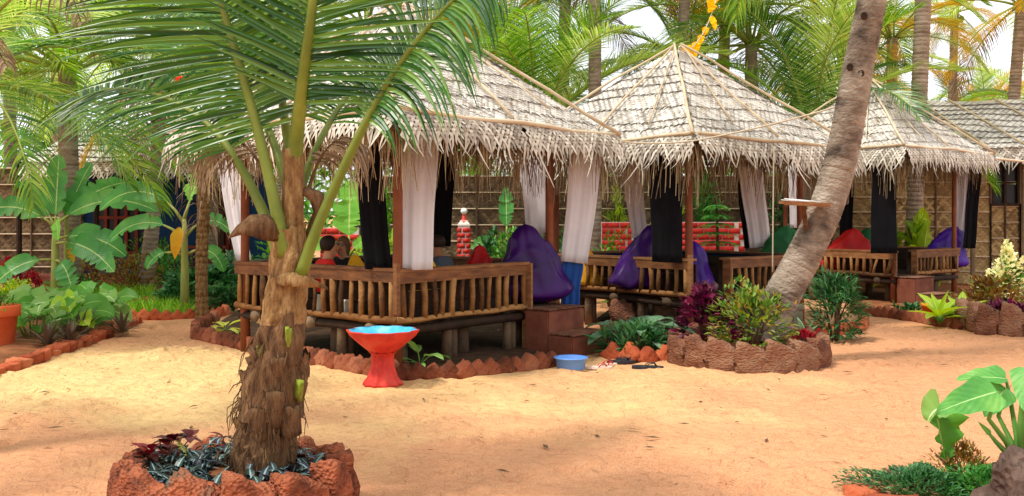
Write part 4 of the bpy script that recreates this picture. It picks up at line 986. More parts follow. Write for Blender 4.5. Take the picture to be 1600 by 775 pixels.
# further palms that only show as interlocking fronds
k = 0
CROWD = ['palm left of the frame whose fronds enter at the upper left edge', 'palm behind the left house near the left edge', 'palm behind the young front palm, above the end of the blue house',
         'palm behind the left slope of the nearest roof', 'palm behind the peak of the nearest roof', 'palm just right of the nearest roof peak', 'palm behind the right slope of the middle roof',
         'palm right of the middle roof, left of the one with the upright frond', 'palm directly behind the leaning trunk', 'distant palm far behind the left house', 'distant palm beyond the left edge', 'distant palm low between the leaning trunk and the farthest roof peak']
for (px, D, y, s) in ((-190, 17, 60, 1.1), (20, 26, 30, 1.2), (440, 26, -20, 1.2), (560, 24, 40, 1.2), (690, 27, 10, 1.2), (760, 23, 90, 1.1), 
                      (1090, 25, 110, 1.1), (1170, 24, 70, 1.2), (1330, 24, 30, 1.2), (80, 38, -70, 1.4), (-120, 30, -40, 1.4), (1340, 34, 130, 1.0)):
    k += 1
    palm(CROWD[k - 1], bp(px, D), at(px + rnd.uniform(-15, 15), y, D), .18, .14, 17, s, 300 + k, [G, GL, GD] if k % 3 else [GL, G, GY], group='palms crowding the background')
for (px, D, y, s) in ((1440, 34, 205, .75), (1540, 36, 190, .8), (1620, 30, 170, .85), (1500, 42, 200, .9), (1690, 38, 150, 1.0)):
    k += 1
    palm({1440: 'small bushy palm above the long roof, first from the left', 1500: 'small bushy palm above the long roof, second from the left', 1540: 'small bushy palm above the long roof, third from the left', 1620: 'bushy palm above the long roof at the right edge', 1690: 'bushy palm beyond the right edge whose fronds reach in'}[px], bp(px, D), at(px, y, D), .16, .13, 14, s, 300 + k, [G, GL, GD, GY], els=[0, 6, 1, 2, 3], group='bushy palms over the long roof')

# leaning palm with its shelf
base = at(1203, 512, 10.75); pth = [at(1213, 480, 10.75), at(1256, 400, 10.75), at(1293, 318, 10.75), at(1318, 230, 10.75), at(1342, 100, 10.75), at(1362, 0, 10.75), at(1388, -180, 10.75), at(1410, -420, 10.7)]
root = thing('coconut_palm', 'thick leaning palm trunk with a small shelf, growing from the round planter', 'palm tree', base)
inst(trunk_mesh([Vector((-.03, 0, -.15))] + [p - base for p in pth], .195, .12, M['trunkold'], 22, .06, 77, .03, .018), 'trunk', root, (0, 0, 0))
for px, py in ((1328, 105), (1350, 25), (1345, 115)):
    c = at(px, py, 10.6); mb = MB(); mb.lathe([(.0, .0), (.03, .0), (.036, .012), (.026, .02), (.0, .004)], 12); o = mb.build('bark_scar', M['darkwood'], root, True, c - base); o.rotation_euler = (R(90), 0, R(-8)); o.scale = (1, 1.2 if py != 112 else .6, .6)
for i in range(16):
    a = i * 2.4; pi = min(5, int(i / 16 * 6)); fr = inst(PROTO[pi][0], 'frond', root, pth[-1] - base, (0, 0, a), 1.15, G); inst(PROTO[pi][1], 'rachis', fr, (0, 0, 0))
c = at(1256, 318, 10.5); root = thing('trunk_shelf', 'small wooden shelf nailed to the leaning palm trunk', 'shelf', c)
MB().box((0, 0, 0), (.47, .24, .03), (R(2), R(3), 0)).build('board', M['wood'], root)
MB().box((0, -.125, -.006), (.48, .014, .045), (R(2), R(3), 0)).build('front_lip', M['wood'], root)
MB().beam((.02, .08, -.03), (.06, .12, -.28), .04, .03).build('bracket', M['wood'], root)
mb = MB()
mb.box((-.03, 0, .022), (.36, .2, .008), (R(2), R(3), R(6)))
mb.box((-.04, .01, .032), (.30, .19, .007), (R(2), R(5), R(-8)))
o = mb.build('paper_stack', M['paper'], None, False, c + Vector((0, 0, .006))); tag(o, 'white papers lying on the trunk shelf', 'paper')

# ------------------------------------------------------------------ young coconut palm in front
YD = 5.3; base = Vector((at(412, 735, YD).x, YD, .22))
root = thing('young_coconut_palm', 'young coconut palm with green petioles in the stone planter in front', 'palm tree', base)
def Y(px, py, d=0.0): return at(px, py, YD + d) - base * 1.0
tp = [Y(408, 745), Y(415, 690), Y(428, 610), Y(437, 540), Y(443, 480), Y(450, 420), Y(455, 370)]
mb = MB(); rs = random.Random(5); pts = []; rad = []
rr = [.18, .162, .142, .115, .10, .083, .07]
for i in range(len(tp) - 1):
    for q in range(5): pts.append(tp[i].lerp(tp[i + 1], q / 5)); rad.append((rr[i] + (rr[i + 1] - rr[i]) * q / 5) * (1 + rs.uniform(-.03, .03) + (.05 if q == 0 else 0)))
pts.append(tp[-1]); rad.append(rr[-1]); mb.tube(pts, rad, 22, jit=.05, rs=rs); mb.build('trunk', M['fibre'], root, True)
def sheath(name, a, b, r0, r1, m, seed, tear=.03, az0=0, azr=6.28):
    """fibrous wrap round the trunk with a torn upper edge"""
    rs = random.Random(seed); n = 64; rows = 8; vs = []; fs = []; t = (b - a); full = azr > 6.2
    f = fbm_fn(seed, 3, 3)
    for i in range(rows + 1):
        for j in range(n):
            u = i / rows; an = az0 + azr * j / (n if full else n - 1); d = f(np.array([[math.cos(an) * 1.2, math.sin(an) * 1.2, u * 2]]))[0]
            r = (r0 + (r1 - r0) * u) * (1 + .05 * d) + (.012 * d); top = tear * (rs.uniform(-.35, .35) + .6 * math.sin(an * 2 + seed) + .3 * math.sin(an * 7 + seed * 2)) * (u ** 4)
            vs.append(a + t * u + Vector((math.cos(an) * r, math.sin(an) * r, top)))
    for i in range(rows):
        for j in range(n if full else n - 1): fs.append((i * n + j, i * n + (j + 1) % n, (i + 1) * n + (j + 1) % n, (i + 1) * n + j))
    mb = MB(); mb.add(vs, fs); return mb.build(name, m, root, True)
sheath('leaf_sheath', Y(441, 505), Y(448, 432), .124, .108, M['sheath'], 1, .02)
sheath('leaf_sheath', Y(447, 440), Y(452, 352), .104, .088, M['sheath'], 2, .03)
sheath('leaf_sheath', Y(436, 565), Y(442, 490), .142, .126, M['fibre'], 3, .03)
sheath('leaf_sheath', Y(425, 650), Y(436, 550), .172, .148, M['fibre'], 4, .05)
# the smooth tan column of young leaf bases on top
mb = MB(); cp = [Y(455, 380), Y(457, 340), Y(458, 300), Y(459, 262), Y(458, 243), Y(456, 232)]
mb.tube(cp, [.066, .06, .058, .056, .056, .054], 18, jit=.02); mb.build('leaf_column', M['sheath'], root, True)
for i, y in enumerate((345, 322, 306, 291)):
    mb = MB(); c = Y(456, y, -.054); mb.tube([c + Vector((-.028, .014, .006)), c + Vector((0, .006, 0)), c + Vector((.028, .014, .008))], [.003, .006, .003], 6); mb.build('scar_ridge', M['sheath'], root, True)
# flaring dry sheath flaps
def flap(pts, w_, m, seed):
    rs = random.Random(seed); mb = MB(); vs = []; k = len(pts)
    for i, p in enumerate(pts):
        t = (pts[min(i + 1, k - 1)] - pts[max(0, i - 1)]).normalized(); s = t.cross(Vector((0, -1, .35))).normalized(); ww = w_[i]
        c = t.cross(s)
        for q in range(5): u = (q - 2) / 2; vs.append(p + s * ww * u + c * ww * .35 * (u * u) + Vector((0, rs.uniform(-.006, .006), rs.uniform(-.006, .006))))
    mb.add(vs, [(i * 5 + q, i * 5 + q + 1, i * 5 + q + 6, i * 5 + q + 5) for i in range(k - 1) for q in range(4)]); o = mb.build('dry_flap', m, root, True)
    so = o.modifiers.new('t', 'SOLIDIFY'); so.thickness = .006
flap([Y(440, 366, -.1), Y(415, 352, -.16), Y(392, 350, -.18), Y(372, 358, -.18), Y(357, 372, -.17)], [.05, .075, .06, .03, .006], M['fibre'], 1)
flap([Y(430, 437, -.12), Y(455, 434, -.16), Y(480, 437, -.13), Y(498, 445, -.08), Y(512, 452, -.04)], [.03, .04, .035, .02, .004], M['sheath'], 2)
flap([Y(438, 340, .02), Y(455, 300, .0), Y(478, 298, -.02), Y(495, 308, -.02), Y(498, 335, .0), Y(482, 372, .02), Y(474, 400, .04)], [.02, .03, .035, .04, .035, .03, .02], M['fibre'], 3)
# cut petiole stubs and hanging fibres low on the trunk
for i, (px, py, d, w_, h_, m, rz) in enumerate(((450, 530, -.14, .04, .12, 'stubgreen', .1), (410, 562, -.095, .035, .15, 'stubgreen', -.6), (470, 612, -.125, .045, .11, 'stubgreen', .5), (430, 640, -.175, .12, .20, 'fibre', 0), (385, 610, -.05, .07, .24, 'fibre', -.8), (400, 668, -.17, .12, .2, 'fibre', -.2), (455, 660, -.16, .1, .17, 'fibre', .3), (432, 580, -.15, .12, .15, 'fibre', .1))):
    mb = MB(); rsx = random.Random(i); vs = []
    for r in range(5):
        for q in range(6): u = q / 5 * 2 - 1; vs.append(Vector((u * w_ * (.62 - .16 * r / 4), .06 * u * u - .008 * r, (r / 4 - .5) * h_ * (1 - .12 * abs(u) * (r > 2)) + (rsx.uniform(-.012, .012) if r == 4 else 0))))
    mb.add(vs, [(r * 6 + q, r * 6 + q + 1, r * 6 + q + 7, r * 6 + q + 6) for r in range(4) for q in range(5)])
    o = mb.build('petiole_stub', M[m], root, True, Y(px, py, d), (R(8), 0, rz)); o.modifiers.new('t', 'SOLIDIFY').thickness = .02
rs = random.Random(18)
for i in range(30):                                       # overlapping old leaf bases
    py = 560 + i * 5.4; u = (py - 540) / 200; an = R(rs.uniform(185, 355)); r = .118 + .052 * u; w_, h_ = rs.uniform(.05, .1), rs.uniform(.1, .2); mb = MB(); vs = []
    for q in range(6):
        for j in range(6): v_ = j / 5 * 2 - 1; vs.append(Vector((v_ * w_ * (.7 - .3 * q / 5 + rs.uniform(-.04, .04)), .07 * v_ * v_ - .03 * (q / 5) ** 2, (q / 5 - .5) * h_ * (1 - .25 * abs(v_) * (q > 3)) + (rs.uniform(-.02, .02) if q == 5 else 0))))
    mb.add(vs, [(q * 6 + j, q * 6 + j + 1, q * 6 + j + 7, q * 6 + j + 6) for q in range(5) for j in range(5)])
    c = Y(437 - (py - 540) * .14, py); o = mb.build('old_leaf_base', M['fibre'] if rs.random() < .75 else M['sheath'], root, True, c + Vector((math.cos(an) * r, math.sin(an) * r, 0)), (rs.uniform(-.05, .12), rs.uniform(-.2, .2), an + math.pi / 2)); o.modifiers.new('t', 'SOLIDIFY').thickness = .012
mb = MB(); rs = random.Random(8)
for i in range(120):
    a = rs.uniform(3.3, 6.1) if i % 4 else rs.uniform(0, 6.28); z = rs.uniform(.05, .75); u = z / 1.5; r = .17 - .07 * min(1, u * 1.6) ; cx = tp[0].lerp(tp[3], min(1, z / .9)); p = Vector((cx.x + math.cos(a) * r, cx.y + math.sin(a) * r, z)); L = rs.uniform(.06, .2)
    o_ = Vector((math.cos(a) * .05, math.sin(a) * .05, 0)) * rs.uniform(.2, 1.6); mb.tube([p, p + o_ + Vector((0, 0, -L * .4)), p + o_ * 1.2 + Vector((rs.uniform(-.03, .03), 0, -L))], [.004, .003, .0015], 4)
mb.build('loose_fibres', M['fibre'], root)['kind'] = 'stuff'
# fronds: each follows its own curve out of the picture
def yfrond(path, nl, lmax, m, droop, seed, start, vee, r0, fwd=(25, 60), width=.036, up=(0, -1, .25), hang=0.0, pm=None, side=None, seg=6, ragged=.12):
    fine = []
    P = [Vector(p) for p in path]
    for i in range(len(P) - 1):
        p0, p1, p2, p3 = P[max(0, i - 1)], P[i], P[i + 1], P[min(len(P) - 1, i + 2)]
        for q in range(4):
            u = q / 4; fine.append(.5 * ((2 * p1) + (p2 - p0) * u + (2 * p0 - 5 * p1 + 4 * p2 - p3) * u * u + (3 * p1 - p0 - 3 * p2 + p3) * u ** 3))
    fine.append(P[-1])
    me, pts, _ = frond_mesh('frond', fine, nl, lmax, width, m, droop, seed, start, vee, fwd, up, seg, ragged, side, hang)
    o = inst(me, 'frond', root, (0, 0, 0)); inst(rachis_mesh(pts, r0, pm or M['petiole']), 'rachis', o, (0, 0, 0))
yfrond([Y(446, 400, -.06), Y(432, 330, -.08), Y(402, 200, -.04), Y(368, 80, .0), Y(338, -20, .0), Y(300, -140, -.1), Y(240, -250, -.3), Y(150, -320, -.5)], 82, .9, M['palmdeep'], .2, 1, .26, .10, .040, (4, 48), width=.025)
yfrond([Y(458, 262, 0), Y(463, 215, -.04), Y(474, 120, -.16), Y(488, 10, -.26), Y(500, -120, -.3), Y(515, -240, -.2), Y(540, -330, .0)], 78, .86, M['palmdeep'], .12, 2, .16, .10, .05, (16, 55), width=.024, pm=M['petiole'])
yfrond([Y(470, 430, -.1), Y(500, 345, -.12), Y(562, 210, -.18), Y(622, 105, -.25), Y(690, 20, -.35), Y(760, -40, -.5), Y(840, -70, -.7)], 64, .62, M['palmdeep'], .95, 3, .40, .05, .036, (14, 46), up=(-.3, -.8, .6), hang=.3, width=.024)
yfrond([Y(440, 420, .0), Y(415, 340, .05), Y(372, 255, .15), Y(320, 190, .3), Y(250, 150, .5), Y(170, 140, .7), Y(90, 170, .9)], 74, .66, M['palmdeep'], .5, 4, .32, .1, .038, (10, 50), up=(0, -.55, .8), width=.022)
yfrond([Y(455, 330, .1), Y(430, 230, .3), Y(380, 130, .6), Y(310, 60, 1.0), Y(230, 30, 1.4), Y(150, 40, 1.8)], 70, .8, M['palmdeep'], .35, 5, .25, .15, .032, (12, 55), up=(0, -.4, .9), width=.024)
yfrond([Y(462, 320, .1), Y(500, 220, .35), Y(560, 130, .7), Y(640, 80, 1.1), Y(720, 70, 1.5)], 60, .66, M['palmdeep'], .45, 6, .28, .15, .028, (12, 55), up=(0, -.4, .9), width=.022)
yfrond([Y(455, 262, .05), Y(440, 150, .12), Y(425, 20, .3), Y(415, -130, .5), Y(400, -260, .8)], 66, .8, M['palm'], .2, 7, .2, .12, .03, (15, 55), width=.024, pm=M['petiole'])
# dry hanging leaflets under the crown
yfrond([Y(425, 300, .1), Y(395, 240, .2), Y(355, 215, .3), Y(320, 235, .4)], 26, .42, M['palmdry'], 1.6, 8, .35, -.1, .012, (10, 35), width=.014, up=(0, -.3, .95), hang=.6, pm=M['fibre'])
yfrond([Y(480, 300, .15), Y(505, 240, .2), Y(540, 215, .25), Y(575, 232, .3)], 24, .4, M['palmdry'], 1.5, 9, .3, -.1, .012, (10, 35), width=.013, up=(0, -.3, .95), hang=.5, pm=M['fibre'])

# dead fronds hanging into the upper left corner, on a palm that stands just outside the frame
b = at(-190, 700, 6.4); b.z = 0
root = thing('coconut_palm', 'palm just outside the left edge with brown dead fronds hanging in', 'palm tree', b)
inst(trunk_mesh([(0, 0, -.1), (.02, .05, 1), (.0, .1, 2.2), (-.05, .1, 3.4)], .15, .12, M['trunk'], 14, .08, 5, .04, .05), 'trunk', root, (0, 0, 0))
for i, (el, az, s, dry) in enumerate(((1, 40, .8, 0), (2, 80, .8, 0), (1, 200, .8, 0), (3, 260, .7, 0), (0, 120, .8, 0), (2, 160, .8, 0), (2, 320, .6, 0))):
    fr = inst(PROTO[el][0], 'frond', root, (-.05, .1, 3.35), (0, 0, R(az)), s, M['palmdry'] if dry else G); inst(PROTO[el][1], 'rachis', fr, (0, 0, 0))
for i, (path, ln) in enumerate((([(0, .1, 3.3), at(-40, -150, 6.3) - b, at(20, -80, 6.3) - b, at(70, -40, 6.1) - b, at(112, -10, 6.0) - b, at(128, 40, 6.0) - b], .42), ([(0, .1, 3.2), at(-80, 10, 6.3) - b, at(-30, 40, 6.3) - b, at(-5, 75, 6.2) - b, at(12, 105, 6.1) - b], .32))):
    me, pts, _ = frond_mesh('frond', path, 26, ln, .02, M['palmdry'], 1.7, 60 + i, .45, 0, (10, 40), seg=5, hang=.7)
    o = inst(me, 'frond', root, (0, 0, 0)); inst(rachis_mesh(pts, .018, M['fibre']), 'rachis', o, (0, 0, 0))

# ------------------------------------------------------------------ bananas
def banana(label, base, h, leaves, seed, stem_r=.09, name='banana_plant'):
    """leaves: (azimuth, elevation, length, width, droop, material, start height share, stalk)"""
    rs = random.Random(seed); root = thing(name, label, 'banana plant', base)
    mb = MB(); mb.tube([(0, 0, -.05), (.01, 0, h * .4), (0, .01, h * .8), (0, 0, h)], [stem_r, stem_r * .85, stem_r * .65, stem_r * .4], 10, jit=.04); mb.build('stem', M['bananastem'], root, True)
    for az, el, L, W, dr, m, hs, st in leaves:
        a, e = R(az), R(el); d = Vector((math.cos(a) * math.cos(e), math.sin(a) * math.cos(e), math.sin(e))); b0 = Vector((0, 0, h * hs)); b1 = b0 + d * st * .6; b2 = b1 + (d + Vector((0, 0, -dr * .25))).normalized() * st * .4
        mb = MB(); blade(mb, b2, (d + Vector((0, 0, -dr * .4))).normalized(), (-.1, -.95, .55), L, W, 'banana', dr, .3, 30, .03, rs)
        lf = mb.build('leaf', M[m], root, True)
        mb = MB(); mb.tube([b0, b1, b2], [.03, .022, .016], 7); mb.build('leaf_stalk', M['bananastem'] if m != 'bananalight' else M['rachis'], lf, True)
    return root
B1 = bp(86, 16.5)
banana('clump of banana with broad green leaves on the left in front of the woven wall', B1, 1.35, [
    (178, 42, 1.15, .38, .65, 'banana', 1.0, .3), (150, 55, 1.0, .36, .4, 'banana', 1.0, .25), (100, 80, 1.05, .40, .15, 'banana', 1.0, .2), (40, 55, 1.2, .42, .5, 'banana', 1.0, .25), (8, 48, 1.5, .40, .75, 'banana', 1.0, .3),
    (-8, 18, 1.1, .42, .55, 'banana', .85, .25), (-25, 8, 1.15, .40, .5, 'banana', .8, .3), (200, 5, .8, .34, .6, 'banana', .6, .25), (-40, -5, .7, .36, .9, 'banana', .6, .2), (210, 10, .8, .3, .7, 'banana', .2, .15), (190, -2, .7, .3, .5, 'banana', .15, .1), (-60, 40, .5, .2, 1.3, 'bananalight', 1.0, .15)], 1)
banana('second slim banana stem hung with a dead leaf beside the broad-leaved clump', bp(104, 16.9), 1.5, [(140, 60, .9, .3, .5, 'banana', 1, .2), (60, 70, .9, .3, .3, 'banana', 1, .2), (-30, -50, .32, .12, .6, 'bananayellow', .75, .1)], 2, .07)
banana('slim banana plant with drooping leaves and one yellow dead leaf beside the path', bp(288, 15.5), 1.5, [
    (165, 52, 1.35, .34, .95, 'banana', .95, .45), (172, 35, 1.0, .28, .8, 'banana', .8, .4), (185, 15, .4, .2, 1.0, 'banana', .62, .3), (20, 50, .6, .26, 1.2, 'banana', .8, .35), (60, 70, .8, .3, .4, 'bananalight', 1, .3), (12, 25, .5, .25, 1.3, 'banana', .62, .3)], 3, .075)
mb = MB(); blade(mb, (0, 0, 0), (-.1, -.2, -1), (0, -1, 0), .5, .2, 'ovate', .1, .6, 7, .1); o = mb.build('hanging_dead_leaf', M['bananayellow'], None, True, at(281, 355, 15.3)); tag(o, 'yellow orange dead leaf hanging on the slim banana stem', 'leaf')
banana('young banana with bright backlit leaf standing behind the nearest hut', bp(545, 15.6), 1.0, [(95, 78, .9, .5, .12, 'bananalight', 1, .25), (-40, 50, .6, .22, .7, 'bananalight', .9, .2), (200, 45, .7, .22, .8, 'bananalight', .9, .2), (30, 30, .6, .2, .8, 'bananalight', .8, .2), (-100, 35, .5, .2, .8, 'bananalight', .7, .2)], 4, .06)
banana('small banana with one upright dark leaf by the woven fence', bp(792, 18.4), 1.15, [(95, 78, .75, .28, .1, 'banana', 1, .2), (10, 40, .6, .2, .8, 'banana', .9, .2), (190, 40, .6, .2, .8, 'banana', .8, .2)], 5, .05)
# a dry slim trunk and the tall papaya-like stalk
root = thing('dead_palm_stump', 'thin dry palm trunk with ragged dead sheaths left of the white curtain', 'palm trunk', bp(316, 15.0))
inst(trunk_mesh([(0, 0, -.05), (-.01, 0, .8), (.02, 0, 1.6), (.02, 0, 2.3)], .085, .1, M['sheath'], 12, .09, 9, .03, .09), 'trunk', root, (0, 0, 0))
mb = MB(); rs = random.Random(4)
for i in range(70):
    a = rs.uniform(0, 6.28); z = rs.uniform(1.3, 2.5); L = rs.uniform(.25, .6); o_ = Vector((math.cos(a), math.sin(a), 0)); blade(mb, o_ * .08 + Vector((.02, 0, z)), o_ * .5 + Vector((0, 0, .2)), (0, 0, 1), L, .022, 'strap', 2.2, .2, 5, 0, rs)
mb.build('dead_leaves', M['palmdry'], root)

# ------------------------------------------------------------------ planting
# foreground planter
z0 = .2; P1 = Vector((-1.46, 5.25, 0))
root = thing('trailing_plant', 'silver striped trailing plant spilling round the young palm in its planter', 'plant', P1 + Vector((0, 0, z0)))
rs = random.Random(12); mb = MB()
for i in range(640):
    a = rs.uniform(0, 6.28); q = rs.uniform(.18, .5); x, y = math.cos(a) * q, math.sin(a) * q
    if y > .3 and rs.random() < .5: continue
    d = rdir(rs, 5, 60); blade(mb, (x, y, rs.uniform(.0, .07)), d, (0, 0, 1), rs.uniform(.07, .105), rs.uniform(.034, .048), 'ovate', .5, .25, 4, 0, rs)
for i in range(60):                                       # climbs the left foot of the trunk
    t = rs.random(); x, y = -.06 - .1 * (1 - t) + rs.uniform(-.05, .05), -.12 + rs.uniform(-.05, .08); blade(mb, (x, y - .06 * (1 - t), .02 + t * .2), rdir(rs, -10, 50), (0, 0, 1), .08, .032, 'ovate', .8, .35, 4, 0, rs)
mb.build('foliage', M['zebrina'], root)
mb = MB()
for i in range(14):
    a = rs.uniform(0, 6.28); mb.tube([(math.cos(a) * .15, math.sin(a) * .15, .0), (math.cos(a) * .35, math.sin(a) * .35, .03), (math.cos(a + .3) * .5, math.sin(a + .3) * .5, .02)], .005, 5)
mb.build('stem', M['stem'], root)
def seedling(label, loc, n, L, W, m, seed, h=.12, sp=.1, shape='ovate', cat='plant', group=None):
    rs = random.Random(seed); root = thing('leafy_seedling', label, cat, loc, 0, group); mb = MB(); st = MB()
    for i in range(n):
        a = rs.uniform(0, 6.28); q = rs.uniform(.2, 1) * sp; p = Vector((math.cos(a) * q, math.sin(a) * q, h * rs.uniform(.4, 1.1))); st.tube([(0, 0, -.02), p * .6, p], [.006, .004, .003], 5)
        for _ in range(3): blade(mb, p, rdir(rs, 0, 50), (0, 0, 1), L * rs.uniform(.7, 1.15), W, shape, .5, .3, 5, .02, rs)
    mb.build('foliage', m, root); st.build('stem', M['stem'], root)
seedling('maroon leaved seedling on the left rim of the front planter', P1 + Vector((-.4, .1, .22)), 10, .12, .065, M['maroon'], 1, .16, .17)
seedling('small maroon seedling beside the trunk on the right of the front planter', P1 + Vector((.3, .1, .2)), 3, .1, .05, M['maroon'], 2, .1, .07)
seedling('tiny maroon sprig at the left foot of the young palm trunk', P1 + Vector((-.1, .0, .3)), 2, .09, .04, M['maroon'], 3, .1, .07)
root = thing('fern_sprig', 'thin pale fern sprig sticking up from the front planter', 'fern', P1 + Vector((-.28, .15, .2)))
me, pts, _ = frond_mesh('frond', [(0, 0, 0), (-.03, 0, .1), (-.08, 0, .16), (-.14, 0, .17)], 14, .045, .012, M['lime'], .3, 4, .2, .1); o = inst(me, 'frond', root, (0, 0, 0)); inst(rachis_mesh(pts, .003, M['lime']), 'rachis', o, (0, 0, 0))

# planter of the leaning palm
shrub('coleus_shrub', 'magenta purple leaved shrub at the left of the leaning palm planter', 'shrub', (2.08, 10.78, .2), .62, .36, 420, .11, .07, M['coleus'], 'ovate', 21)
shrub('croton_shrub', 'yellow green croton shrub in the middle of the leaning palm planter', 'shrub', (2.52, 10.45, .2), .55, .46, 950, .085, .034, M['croton'], 'ovate', 22, 10)
shrub('red_leaf_plant', 'small dark red plant right of the leaning trunk in its planter', 'plant', (3.08, 10.5, .2), .17, .2, 140, .08, .035, M['crimson'], 'lance', 23, 4)
shrub('dracaena_bush', 'bushy green plant of narrow leaves standing right of the leaning trunk', 'bush', gp(1305, 532), .85, .36, 1500, .16, .026, M['leafdark'], 'lance', 24, 9, .6)
rosette('striped_rosette', 'pale striped rosette plant between the leaning trunk and the narrow-leaved bush', 'plant', gp(1258, 527, .1), 8, .28, .05, M['leafgrey'], 'lance', 25, (20, 70), .3)
root = thing('concrete_post', 'short mossy concrete post right behind the leaning trunk', 'post', gp(1246, 524)); MB().box((0, 0, .17), (.11, .1, .36)).build('shaft', M['concrete'], root); MB().box((0, 0, .37), (.15, .12, .05)).build('cap', M['concrete'], root)

# bed between steps and planter
for i, (px, py, L) in enumerate(((978, 545, .3), (1005, 548, .34), (1030, 545, .3), (1045, 540, .26))):
    rosette('taro_plant', ['taro plant next to the steps', 'taro plant second from the steps', 'taro plant third from the steps', 'taro plant nearest the round planter'][i] + ' behind the short zigzag kerb', 'plant', gp(px, py, .05), 9, L, L * .62, M['leafgrey'], 'heart', 30 + i, (15, 70), .5, 'taro plants by the steps', .36, m2=M['lime'] if i == 2 else None)
shrub('spear_leaf_plant', 'low clump of dark spear leaves behind the short zigzag kerb', 'plant', gp(1000, 552, .05), .3, .55, 260, .2, .045, M['leafdark'], 'lance', 36, 4, .3, ry=.3)
for px, py, lab in ((978, 500, 'rough laterite lump under the middle hut next to the steps'), (1045, 500, 'rough laterite lump under the middle hut behind the taro plants')):
    o = inst(rock_mesh('laterite_lump', (.34, .3, .42), M['latpale'], px, .05, 6, .2, 0, .45), 'laterite_lump', None, gp(px, 520, .0) + Vector((0, .4, .18))); tag(o, lab, 'stone')

# hut 1 kerb bed
rosette('spotted_leaf_plant', 'spotted pale green plant standing right behind the red basin', 'plant', gp(655, 575, .05) + Vector((0, .1, 0)), 7, .34, .12, M['leaflight'], 'lance', 41, (10, 82), .4, None, .14)
rosette('variegated_plant', 'yellow green variegated plant at the left end of the nearest hut kerb', 'plant', gp(352, 522, .05), 11, .3, .1, M['lemon'], 'lance', 42, (15, 75), .5, None, .12)
shrub('ground_cover', 'low leafy ground cover glimpsed under the nearest hut', 'plants', gp(660, 490, .0), .22, 1.3, 420, .1, .05, M['russet'], 'ovate', 43, 5, .5, ry=.5)
shrub('ground_cover', 'low green ground cover under the left half of the nearest hut', 'plants', gp(500, 478, .0), .25, 1.2, 380, .1, .05, M['leaf'], 'ovate', 44, 5, .5, ry=.5)

# left bed
c = gp(-4, 546); root = thing('terracotta_pot', 'large orange terracotta pot cut by the left edge of the picture', 'flowerpot', (c.x, c.y, .02))
MB().lathe([(0, 0), (.165, 0), (.175, .02), (.215, .36), (.222, .365), (.245, .37), (.25, .38), (.252, .49), (.245, .5), (.225, .5), (.22, .44), (0, .44)], 40).build('pot', M['terracotta'], root, True)
shrub('potted_plant', 'small leaved plant growing in the terracotta pot', 'plant', (c.x, c.y, .46), .2, .26, 420, .045, .02, M['leaf'], 'ovate', 51, 5)
rs = random.Random(61)
for i in range(96):                                        # broad pumpkin-like leaves, grouped into six plants
    if i % 16 == 0:
        j = i // 16; px = (50, 95, 130, 145, 70, 138)[j]; py = (525, 522, 512, 508, 500, 496)[j]
        root = thing('broadleaf_vine', ['nearest the terracotta pot', 'at the middle of the bed front', 'behind the dark spiky rosettes', 'next to the far spiky rosette', 'at the foot of the banana clump', 'at the back right of the leafy bed'][j], 'plant', gp(px, py, .05), 0, 'broad-leaved vines in the left bed')
        root['label'] = 'pale broad-leaved vine ' + root['label']
    a = rs.uniform(0, 6.28); q = rs.uniform(.05, .5) * (.5 if j in (3, 5) else 1); h_ = rs.uniform(.12, .42); p = Vector((math.cos(a) * q, math.sin(a) * q * .7, h_)); d = Vector((math.cos(a), math.sin(a) - .6, rs.uniform(-.1, .35)))
    mb = MB(); L = rs.uniform(.22, .38); blade(mb, p, d, (0, -.7, .8), L, L * 1.0, 'heart', .45, .22, 7, .05, rs); lf = mb.build('leaf', rs.choice((M['leaflight'], M['leaflight'], M['lime'], M['leaf'], M['leaf'])), root, True)
    mb = MB(); mb.tube([(p.x * .3, p.y * .3, -.03), (p.x * .7, p.y * .7, h_ * .7), p], [.008, .007, .005], 5); mb.build('leaf_stalk', M['earpet'], lf, True)
for i, (px, py, n) in enumerate(((75, 541, 24), (108, 537, 24), (125, 526, 20), (190, 522, 26))):
    rosette('spiky_rosette', ['dark spiky rosette nearest the low brick edging', 'dark spiky rosette second along the low edging', 'dark spiky rosette third along the low edging', 'dark red spiky rosette at the corner of the path'][i], 'plant', gp(px, py, .04), n, .34, .05, M['bromeliad'], 'lance', 70 + i, (5, 80), .35, 'spiky rosettes', nseg=5)
shrub('leafy_shrub', 'dark leafy shrub mounded right of the slim banana by the path', 'shrub', gp(318, 478), .75, .75, 620, .2, .12, M['leafdark'], 'ovate', 81, 10, .5, ry=.5)
shrub('leafy_shrub', 'dark leafy shrub at the far end of the zigzag path kerb', 'shrub', gp(362, 470), .7, .5, 320, .2, .12, M['leafgrey'], 'ovate', 82, 8, .5)
shrub('russet_bush', 'russet twiggy bush in the middle of the back bed', 'shrub', gp(205, 462), .7, .75, 900, .1, .035, M['russet'], 'lance', 83, 12)
shrub('red_cordyline', 'red leaved plant at the left edge below the woven wall', 'plant', gp(12, 462), .75, .4, 260, .2, .05, M['crimson'], 'lance', 84, 7)
shrub('red_flower_plant', 'low orange red plant behind the banana clump', 'plant', gp(52, 463), .45, .45, 300, .12, .04, M['crimson'], 'lance', 85, 6)
shrub('fern_bush', 'ferny green bush behind the slim banana', 'bush', gp(265, 452), .8, .7, 900, .13, .03, M['fern'], 'lance', 86, 10, .8)
shrub('small_leaf_bush', 'small leaved green bush in front of the blue house wall', 'bush', gp(250, 447), .95, .8, 900, .09, .04, M['leaf'], 'ovate', 87, 10)
shrub('leafy_shrub', 'green shrub below the slanting white curtain', 'shrub', gp(392, 462), .7, .5, 420, .14, .07, M['leaf'], 'ovate', 88, 8)
